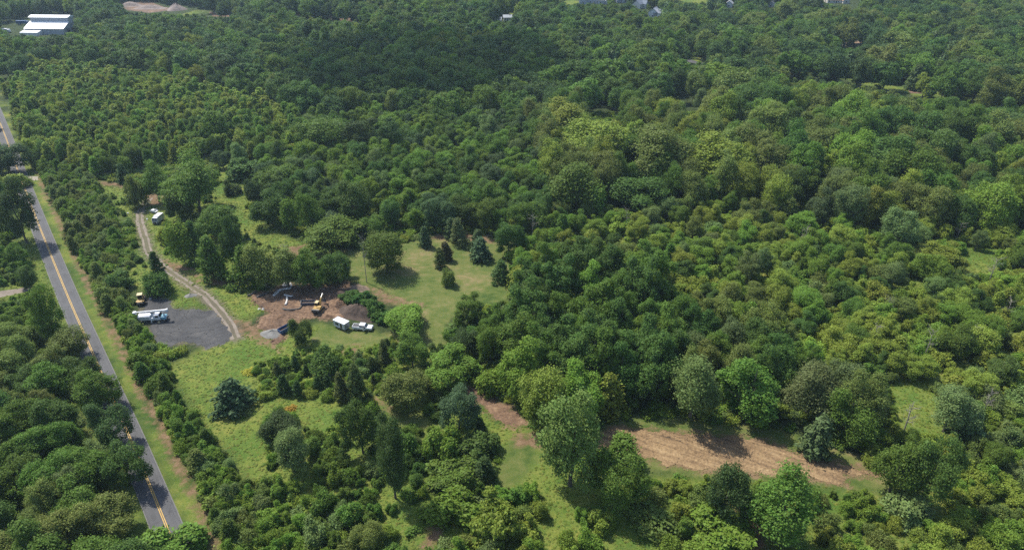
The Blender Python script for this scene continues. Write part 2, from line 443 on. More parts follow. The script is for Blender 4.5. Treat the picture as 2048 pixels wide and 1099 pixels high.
L.new(p, wv.inputs[0]); L.new(sc_.outputs[0], wv.inputs[1]); L.new(wv.outputs[0], v.inputs["Vector"])
crack = maths(N, L, 'LESS_THAN', v.outputs["Distance"], 0.012)
c = mixc(N, L, maths(N, L, 'MULTIPLY', crack, 0.6), c, (0.03, 0.03, 0.032))
ed = maths(N, L, 'GREATER_THAN', maths(N, L, 'ADD', ac, maths(N, L, 'MULTIPLY', noise(N, L, 0.8, 5, .7, p), 0.5)), 3.1)
c = mixc(N, L, maths(N, L, 'MULTIPLY', ed, 0.4), c, (0.20, 0.19, 0.165))
L.new(c, b.inputs["Base Color"]); b.inputs["Roughness"].default_value = 0.85
ASPH = m
half = np.array([-3.05, -2.3, -1.55, -0.8, 0, 0.8, 1.55, 2.3, 3.05])
n = len(ROAD)
V = np.zeros((n * 9, 3)); U = np.zeros(n * 9, np.float32)
for i, h in enumerate(half):
    V[i::9, :2] = offset_line(ROAD, h); U[i::9] = h; V[i::9, 2] = 0.008 + 0.045 * (1 - abs(h) / 3.05)
k = (np.arange(n - 1)[:, None] * 9 + np.arange(8)).ravel()
rme = mesh_np("road", V, np.stack([k, k + 1, k + 10, k + 9], 1), ASPH)
rme.attributes.new("across", 'FLOAT', 'POINT').data.foreach_set("value", U)
tag(link("road", rme), kind="structure")
LINE_Y = grain_material("road_line_paint", [(0.34, (0.14, 0.10, 0.03)), (0.45, (0.40, 0.24, 0.04)), (0.7, (0.50, 0.31, 0.06))], 1.6, 0.7)
for s_ in (-1, 1):
    tag(ribbon("road_line", ROAD, s_ * 0.17 - 0.085, s_ * 0.17 + 0.085, 0.060, LINE_Y), kind="structure")
SHOULDER = grain_material("shoulder_gravel", [(0.3, (0.14, 0.12, 0.09)), (0.7, (0.33, 0.29, 0.23))], 2.0, 0.95)

m, N, L, b = newmat("pad_gravel")
p = geo_pos(N)
ctr = PAD.mean(0) + np.array([3.0, 6.0])
dv = N.new("ShaderNodeVectorMath"); dv.operation = 'DISTANCE'; L.new(p, dv.inputs[0]); dv.inputs[1].default_value = (ctr[0], ctr[1], 0)
rr_ = maths(N, L, 'ADD', dv.outputs["Value"], maths(N, L, 'MULTIPLY', noise(N, L, .10, 3, .5, p), 9.0))
trk = noise(N, L, 1.0, 3, .6, None); tn = trk.node
cx_ = N.new("ShaderNodeCombineXYZ"); L.new(maths(N, L, 'MULTIPLY', rr_, 1.1), cx_.inputs[0]); L.new(maths(N, L, 'MULTIPLY', noise(N, L, .05, 2, .5, p), 4.0), cx_.inputs[1]); L.new(cx_.outputs[0], tn.inputs["Vector"])
f = maths(N, L, 'ADD', maths(N, L, 'MULTIPLY', trk, .34), maths(N, L, 'ADD', maths(N, L, 'MULTIPLY', noise(N, L, 5, 6, .7, p), .30), maths(N, L, 'MULTIPLY', noise(N, L, .14, 4, .6, p), .36)))
L.new(ramp(N, L, f, [(0.37, (0.024, 0.024, 0.025)), (0.46, (0.038, 0.0375, 0.038)), (0.54, (0.056, 0.0545, 0.053)), (0.64, (0.110, 0.102, 0.090))]), b.inputs["Base Color"])
b.inputs["Roughness"].default_value = .95; bump(N, L, b, f, .08)
GRAV = m
tag(sheet("gravel_lot", ragged(PAD, 0.7, 0.6, 3), 0.012, GRAV), kind="structure")
RUT = grain_material("track_gravel", [(0.32, (0.095, 0.075, 0.056)), (0.5, (0.170, 0.140, 0.108)), (0.68, (0.26, 0.22, 0.172))], 3.0, 0.95, 0.05, 6, 0.4)
for s_, w_ in ((-0.95, 0.75), (0.95, 0.75)):
    l_, r_ = offset_line(TRACK, s_ - w_ / 2), offset_line(TRACK, s_ + w_ / 2)
    tag(sheet("dirt_track", ragged(np.vstack([l_, r_[::-1]]), 0.8, 0.13, 7), 0.008, RUT), kind="structure")
SOIL = grain_material("bare_soil", [(0.36, (0.036, 0.021, 0.013)), (0.45, (0.090, 0.052, 0.029)), (0.54, (0.145, 0.086, 0.048)), (0.66, (0.245, 0.160, 0.092))], 1.1, 0.95, 0.30, 8, 0.16)

# the ploughed strip: a real sheet of clods with tracked ruts
def clod_sheet(name, poly, z0, amp, mat, step, seed, rut_dir=None):
    lo, hi = poly.min(0), poly.max(0)
    xs, ys = np.arange(lo[0] - 1, hi[0] + 1, step), np.arange(lo[1] - 1, hi[1] + 1, step)
    X, Y = np.meshgrid(xs, ys); Q = np.stack([X.ravel(), Y.ravel()], 1)
    rg = np.random.default_rng(seed)
    Q = Q + rg.uniform(-.3, .3, Q.shape) * step
    d = np.maximum.reduce([sdf(Q, poly)]) + rg.normal(0, .30, len(Q)) + 0.9 * np.sin(Q[:, 0] * .9 + 1.3 * np.sin(Q[:, 1] * .7)) * np.sin(Q[:, 1] * 1.1 + Q[:, 0] * .35) - .35
    z = z0 + np.clip(d, 0, 1.0) * amp * rg.uniform(0.1, 1.0, len(Q)) ** 1.5
    if rut_dir is not None:
        u = Q @ np.array([-rut_dir[1], rut_dir[0]]); t = Q @ np.array(rut_dir)
        z += np.clip(d, 0, 1) * (0.06 * np.sin(u * 2.9) + 0.04 * np.sin(t * 9) * (np.sin(u * 2.9) < -.4))
        z = np.maximum(z, z0)
    I = np.arange(len(Q)).reshape(X.shape)
    F = np.stack([I[:-1, :-1], I[:-1, 1:], I[1:, 1:], I[1:, :-1]], -1).reshape(-1, 4)
    F = F[(d[F] > -0.05).sum(1) >= 3]
    used = np.unique(F); mp_ = np.full(len(Q), -1); mp_[used] = np.arange(len(used))
    return link(name, mesh_np(name, np.column_stack([Q, z])[used], mp_[F], mat))
sd_ = STRIP[11] - STRIP[3]; sd_ = sd_ / np.linalg.norm(sd_)
def streak_material(name, stops, ang, along, across, fine, bump_d):
    m, N, L, b = newmat(name)
    p = geo_pos(N)
    q = N.new("ShaderNodeMapping"); q.vector_type = 'TEXTURE'; q.inputs["Rotation"].default_value = (0, 0, ang); q.inputs["Scale"].default_value = (1 / along, 1 / across, 1)
    L.new(p, q.inputs[0])
    f = maths(N, L, 'ADD', maths(N, L, 'MULTIPLY', noise(N, L, 1.0, 5, .6, q.outputs[0]), .42), maths(N, L, 'ADD', maths(N, L, 'MULTIPLY', noise(N, L, fine, 6, .7, p), .36), maths(N, L, 'MULTIPLY', noise(N, L, .09, 3, .6, p), .22)))
    L.new(ramp(N, L, f, stops), b.inputs["Base Color"]); b.inputs["Roughness"].default_value = .95
    bump(N, L, b, f, bump_d)
    return m
STRAW_SOIL = streak_material("tan_soil", [(0.39, (0.058, 0.038, 0.020)), (0.46, (0.150, 0.094, 0.045)), (0.54, (0.235, 0.156, 0.076)), (0.65, (0.34, 0.245, 0.130))], math.atan2(sd_[1], sd_[0]), .12, .9, 2.2, .25)
tag(clod_sheet("bare_soil_strip", STRIP, 0.01, 0.34, STRAW_SOIL, 0.30, 5, sd_), kind="structure")
tag(clod_sheet("soil_path", PATH, 0.01, 0.12, SOIL, 0.35, 6), kind="structure")
tag(clod_sheet("dug_soil", DIG, 0.01, 0.42, SOIL, 0.50, 8), kind="structure")
DRIVE = gpoly([(-40, 590), (0, 582), (40, 576), (58, 572), (60, 580), (40, 586), (0, 594), (-40, 603)])
tag(sheet("driveway", ragged(DRIVE, 0.8, 0.1, 4), 0.010, RUT), kind="structure")
SIDE = gpoly([(40, 352), (58, 352), (76, 353), (77, 360), (60, 362), (44, 366)])
tag(sheet("side_lane", ragged(SIDE, 0.8, 0.08, 9), 0.011, SHOULDER), kind="structure")
FARROAD = gpoly([(1360, 112), (1384, 120), (1415, 128), (1412, 132), (1380, 125), (1356, 118)])
tag(sheet("far_lane", FARROAD, 0.012, ASPH), kind="structure")
for q in FAR_DIRT:
    tag(sheet("far_bare_soil", ragged(q, 3, 0.5, 2), 0.010, SOIL), kind="structure")

# ------------------------------------------------------------------ plants: crowns of leaf faces
def unit(a): return a / (np.linalg.norm(a, axis=-1, keepdims=True) + 1e-9)
def leaf_quads(P, Nn, size, rg, asp=1.5):
    n = len(P)
    t = unit(np.cross(Nn, rg.normal(size=(n, 3)))); bt = np.cross(Nn, t)
    s = (size * rg.uniform(0.55, 1.35, n))[:, None]
    a, c = t * s * 0.5 * asp, bt * s * 0.5
    sag = Nn * s * 0.14
    V = np.stack([P - a - sag, P - c * rg.uniform(.7, 1.2, (n, 1)), P + a - sag, P + c * rg.uniform(.7, 1.2, (n, 1))], 1).reshape(-1, 3)
    return V, np.arange(4 * n).reshape(n, 4)
def sph(n, rg, zmin=-1.0):
    z = rg.uniform(zmin, 1, n); a = rg.uniform(0, 2 * math.pi, n); r = np.sqrt(1 - z * z)
    return np.stack([r * np.cos(a), r * np.sin(a), z], 1)
def crown_cloud(rg, W, H, z0, n_lobe, lr, n_twig, n_leaf, leaf, shape='round', spread=0.5, up=0.45, loose=0.0):
    """lobes -> twigs -> leaves; returns verts, faces"""
    cz, rz = (z0 + H) / 2, (H - z0) / 2
    C, Rr = [], []
    g = math.pi * (3 - math.sqrt(5)); ph0 = rg.uniform(0, 6.28); wob = rg.uniform(0, 6.28, 3)
    ns = int(rg.integers(3, 6))
    subs = []                                                  # (x, y, width share, top share)
    for j in range(ns):
        a = ph0 + 6.283 * j / ns + rg.normal(0, .3); q = rg.uniform(.16, .30) * W if j else rg.uniform(0, .1) * W
        subs.append((q * math.cos(a), q * math.sin(a), rg.uniform(.48, .66) if j else .74, rg.uniform(.62, .94) if j else 1.0))
    for i in range(n_lobe):
        r_l = lr * rg.uniform(0.6, 1.3); q = rg.uniform(0.64, 1.04)
        if rg.random() < .32: q, r_l = rg.uniform(1.06, 1.38), r_l * .58        # shoots standing out of the crown
        if shape == 'cone':
            a = ph0 + i * g + rg.normal(0, .25)
            zz = z0 + (H - z0) * (i + .5) / n_lobe; k = 1 - (zz - z0) / (H - z0); rad = W / 2 * (k ** 0.8) * q
            C.append((rad * math.cos(a), rad * math.sin(a), zz)); Rr.append(r_l * (0.35 + 0.75 * k)); continue
        sx, sy, sw, st = subs[i % ns]; m_ = i // ns; n_m = max(1, n_lobe // ns)
        Wj, Hj = W * sw, z0 + (H - z0) * st
        a = ph0 + i * g * 1.3 + rg.normal(0, .3)
        if shape == 'dome':
            z = 1 - (m_ + .5) / n_m; rr = math.sqrt(max(0, 1 - z * z))
            C.append((sx + rr * math.cos(a) * max(Wj / 2 - r_l * .5, .1) * q, sy + rr * math.sin(a) * max(Wj / 2 - r_l * .5, .1) * q, max(r_l * .4, z0 + z * (Hj - z0 - r_l * .7) * q))); Rr.append(r_l); continue
        z = 1 - (m_ + 0.5) / n_m * 1.75; rr = math.sqrt(max(0, 1 - z * z)); czj, rzj = (z0 + Hj) / 2, (Hj - z0) / 2
        C.append((sx + rr * math.cos(a) * max(Wj / 2 - r_l * .7, .2) * q, sy + rr * math.sin(a) * max(Wj / 2 - r_l * .7, .2) * q, czj + z * max(rzj - r_l * .6, .3) * q))
        Rr.append(r_l)
    if shape == 'round':
        C.append((0, 0, cz)); Rr.append(lr * 1.3)
    C, Rr = np.array(C), np.array(Rr)
    k = np.repeat(np.arange(len(C)), n_twig)
    d = sph(len(k), rg, -0.55)
    T = C[k] + d * (Rr[k] * rg.uniform(0.82, 1.06 + loose, len(k)))[:, None]
    dist = np.linalg.norm(T[:, None, :] - C[None], axis=2) / Rr[None]
    dist[np.arange(len(k)), k] = 9
    keep = (dist.min(1) > 0.80) & (T[:, 2] > z0 * 0.55)
    T, d = T[keep], d[keep]
    kk = np.repeat(np.arange(len(T)), n_leaf)
    off = rg.normal(size=(len(kk), 3)) * spread * np.array([1, 1, .7])
    P = T[kk] + off
    Nn = unit(d[kk] * 0.60 + unit(off) * 0.40 + np.array([0, 0, up]) + rg.normal(size=(len(kk), 3)) * 0.62)
    ok = P[:, 2] > 0.05
    return leaf_quads(P[ok], Nn[ok], leaf, rg)
def pine_cloud(rg, W, H, leaf, tiers, per, tufts, n_leaf):
    P, D = [], []
    for t in range(tiers):
        f = (t + rg.uniform(.2, .8)) / tiers
        z = H * (0.06 + 0.92 * f); rad = W / 2 * (1 - f) ** 0.55 * rg.uniform(.72, 1.12) + .12
        nb = max(3, int(per * (1 - f * .6)))
        a0 = rg.uniform(0, 6.28)
        for b_ in range(nb):
            a = a0 + 6.283 * b_ / nb + rg.normal(0, .15); L_ = rad * rg.uniform(.7, 1.12)
            for s in range(tufts):
                q = (s + 1) / tufts
                P.append((math.cos(a) * L_ * q, math.sin(a) * L_ * q, z + L_ * (.12 * q * q - .10 * q) + rg.normal(0, .06)))
                D.append((math.cos(a), math.sin(a), 0.35))
    P, D = np.array(P), np.array(D)
    kk = np.repeat(np.arange(len(P)), n_leaf)
    off = rg.normal(size=(len(kk), 3)) * leaf * np.array([.75, .75, .4])
    Nn = unit(unit(off) * .5 + D[kk] * .3 + np.array([0, 0, .6]) + rg.normal(size=(len(kk), 3)) * .35)
    return leaf_quads(P[kk] + off, Nn, leaf, rg, 2.0)
def trunk_mb(rg, H, z1, r, limbs=5, spreadw=0.3, W=8.0):
    mb = MB()
    pts = [(0, 0, -0.3), (rg.normal(0, .05), rg.normal(0, .05), z1 * .4), (rg.normal(0, .2), rg.normal(0, .2), z1), (rg.normal(0, .3), rg.normal(0, .3), H * .85)]
    mb.tube(pts, [r * 1.25, r, r * .75, r * .15], 7)
    for i in range(limbs):
        a = 6.283 * i / limbs + rg.normal(0, .3); zz = z1 * rg.uniform(.55, 1.3); L_ = W * spreadw * rg.uniform(.8, 1.3)
        e = (math.cos(a) * L_, math.sin(a) * L_, zz + L_ * rg.uniform(.7, 1.3))
        mb.tube([(0, 0, zz), (e[0] * .45, e[1] * .45, zz + (e[2] - zz) * .4), e], [r * .5, r * .33, r * .1], 5)
    return mb

# every prototype is (W, H, crown mesh, trunk mesh); instances are scaled to the size wanted
PROTO = {}
def proto(kind, lod, seed, W, H, cloud, trunk=True, z1=.3, leafm=LEAF, r=None, limbs=5):
    rg = np.random.default_rng(seed)
    V, F = cloud(rg)
    cm = mesh_np(kind + "_crown", V, F, leafm)
    tm = None
    if trunk:
        tm = trunk_mb(rg, H, H * z1, r or 0.018 * H + .04, limbs if lod == 0 else 2, .3, W).mesh(kind + "_trunk", BARK)
    PROTO.setdefault((kind, lod), []).append((W, H, cm, tm))
for i in range(7):
    proto('broad', 0, 100 + i, 11, 13, lambda rg: crown_cloud(rg, 11, 13, 2.0, 26, 2.1, 46, 24, .27, spread=.46, loose=.15))
for i in range(3):
    proto('clumpy', 0, 150 + i, 11, 14, lambda rg: crown_cloud(rg, 11, 14, 1.5, 30, 1.85, 40, 22, .27, spread=.38, up=.6))
for i in range(6):
    proto('broad', 1, 120 + i, 11, 13, lambda rg: crown_cloud(rg, 11, 13, 2.0, 22, 2.2, 32, 14, .42, spread=.48, loose=.1))
for i in range(4):
    proto('airy', 0, 140 + i, 10, 17, lambda rg: crown_cloud(rg, 10, 17, 3.0, 34, 1.8, 34, 20, .28, spread=.55, loose=.35))
for i in range(3):
    proto('airy', 1, 160 + i, 10, 17, lambda rg: crown_cloud(rg, 10, 17, 3.0, 30, 1.9, 28, 14, .42, spread=.6, loose=.3))
for i in range(6):
    proto('young', 0, 180 + i, 4.6, 10, lambda rg: crown_cloud(rg, 4.8, 10, .6, 30, .95, 20, 10, .32, shape='cone' if i % 3 else 'round', spread=.36, loose=.3), r=.09, limbs=3)
for i in range(6):
    proto('young', 1, 190 + i, 4.6, 10, lambda rg: crown_cloud(rg, 4.8, 10, .6, 24, 1.0, 13, 6, .52, shape='cone' if i % 3 else 'round', spread=.42, loose=.25), r=.09)
for i in range(6):
    proto('shrub', 0, 200 + i, 5.2, 4.0, lambda rg: crown_cloud(rg, 5.2, 4.0, .3, 18, 1.0, 30, 15, .24, shape='dome', spread=.32, loose=.1), trunk=False)
for i in range(4):
    proto('shrub', 1, 210 + i, 5.2, 4.0, lambda rg: crown_cloud(rg, 5.2, 4.0, .3, 15, 1.05, 15, 6, .52, shape='dome', spread=.36), trunk=False)
for i in range(4):
    proto('vine', 0, 220 + i, 6.0, 4.5, lambda rg: crown_cloud(rg, 6.0, 4.5, .2, 24, .95, 40, 13, .27, shape='dome', spread=.24, up=.7), trunk=False)
for i in range(4):
    proto('pine', 0, 230 + i, 6.0, 8.0, lambda rg: pine_cloud(rg, 6.0, 8.0, .34, 12, 11, 6, 12), z1=.8, leafm=NEEDLE, r=.14, limbs=0)
for i in range(3):
    proto('pine', 1, 240 + i, 6.0, 8.0, lambda rg: pine_cloud(rg, 6.0, 8.0, .7, 9, 9, 3, 6), z1=.8, leafm=NEEDLE, r=.14, limbs=0)
for i in range(3):
    proto('cedar', 0, 250 + i, 3.2, 6.5, lambda rg: crown_cloud(rg, 3.2, 6.5, .3, 24, .72, 24, 10, .24, shape='cone', spread=.22, up=.3), z1=.6, leafm=NEEDLE, r=.1, limbs=0)
for i in range(3):
    proto('brush', 0, 260 + i, 2.6, 1.3, lambda rg: crown_cloud(rg, 2.6, 1.3, .05, 9, .50, 14, 10, .20, shape='dome', spread=.26, up=.9), trunk=False)
for i in range(3):
    proto('weed', 0, 270 + i, 1.6, .8, lambda rg: crown_cloud(rg, 1.6, .8, .02, 10, .32, 9, 8, .15, shape='dome', spread=.20, up=2.2), trunk=False)
def dead_tree_mesh(seed, H=8.0):
    rg = np.random.default_rng(seed); mb = MB()
    mb.tube([(0, 0, -.3), (.1, .05, H * .5), (.0, .15, H)], [.16, .11, .03], 6)
    for i in range(16):
        a = rg.uniform(0, 6.28); z = H * rg.uniform(.35, .95); L_ = H * .22 * rg.uniform(.5, 1.2)
        e = Vector((math.cos(a) * L_, math.sin(a) * L_, z + L_ * .6))
        mb.tube([(0.05, .05, z), tuple(e)], [.05, .015], 4)
        for j in range(3):
            e2 = e * .7 + Vector((0, 0, z * .3)) ; mb.tube([tuple(e2), tuple(e2 + Vector(rg.normal(0, .5, 3)) + Vector((0, 0, .4)))], [.02, .008], 3)
    return mb.mesh("dead_branches", DEADWOOD)
DEAD = dead_tree_mesh(5)

PAL = dict(oak=(.083, .143, .024), bright=(.116, .192, .028), yellow=(.160, .210, .034), olive=(.116, .156, .038), silver=(.122, .178, .056),
           dark=(.050, .089, .026), blue=(.066, .108, .040), cedar=(.077, .103, .029), grey=(.106, .152, .052), lime=(.160, .232, .034), deep=(.063, .115, .025))
PAL = {k: (c[0] * 1.40, c[1] * 1.33, c[2] * 1.28) for k, c in PAL.items()}
NAME = dict(broad='broadleaf_tree', clumpy='broadleaf_tree', airy='poplar_tree', young='young_tree', shrub='shrub', vine='shrub', pine='pine_tree', cedar='cedar_tree')
CAT = dict(broad='tree', clumpy='tree', airy='tree', young='tree', shrub='shrub', vine='shrub', pine='tree', cedar='tree')
prng = random.Random(11)
def plant(kind, x, y, w, h, col, label, group=None, lod=0, rz=None):
    W, H, cm, tm = prng.choice(PROTO.get((kind, lod)) or PROTO[(kind, 0)])
    rz = prng.uniform(0, 6.28) if rz is None else rz
    v_ = prng.uniform(.86, 1.14); j = [c * v_ * prng.uniform(.96, 1.04) for c in (PAL[col] if isinstance(col, str) else col)]
    e1 = prng.uniform(.86, 1.14); sc = (w / W * e1, w / W / e1, h / H); lean = (prng.gauss(0, .045), prng.gauss(0, .045), rz)
    if tm is None:
        o = link(NAME[kind], cm, None, (x, y, 0), rz); o.scale = sc; o.color = (*j, 1); o.rotation_euler = lean
        return tag(o, label, CAT[kind], group)
    e = empty(NAME[kind], (x, y, 0), rz, label, CAT[kind], group); e.scale = sc; e.rotation_euler = lean
    o = link("crown", cm, e); o.color = (*j, 1)
    link("trunk", tm, e)
    return e
def from_box(x0, y0, x1, y1):
    """a crown's outline in the photograph -> where it stands and its real width and height"""
    cx, cyy, bh = (x0 + x1) / 2, (y0 + y1) / 2, (y1 - y0) / 2
    h = 8.0
    for _ in range(12):
        X, Y, _z = at(cx, cyy, h / 2)
        s = proj(X, Y, h / 2)[2]
        w = (x1 - x0) / s
        dep = math.atan2(CAM_H - h / 2, math.hypot(X, Y))
        q = (bh / s) ** 2 - (w / 2 * math.sin(dep)) ** 2
        h = max(2 * math.sqrt(max(q, 0)) / math.cos(dep), 0.45 * w)
    return X, Y, w, h
OCC = []            # (x, y, radius) already taken
def boxed(kind, bx, col, label, group=None):
    X, Y, w, h = from_box(*bx)
    OCC.append((X, Y, w * .42))
    if kind == 'dead':
        o = link('dead_tree', DEAD, None, (X, Y, 0), 1.0); o.scale = (w / 3.6, w / 3.6, h / 8)
        return tag(o, label, 'tree', group)
    return plant(kind, X, Y, w, h, col, label, group, 0 if Y < 400 else 1)

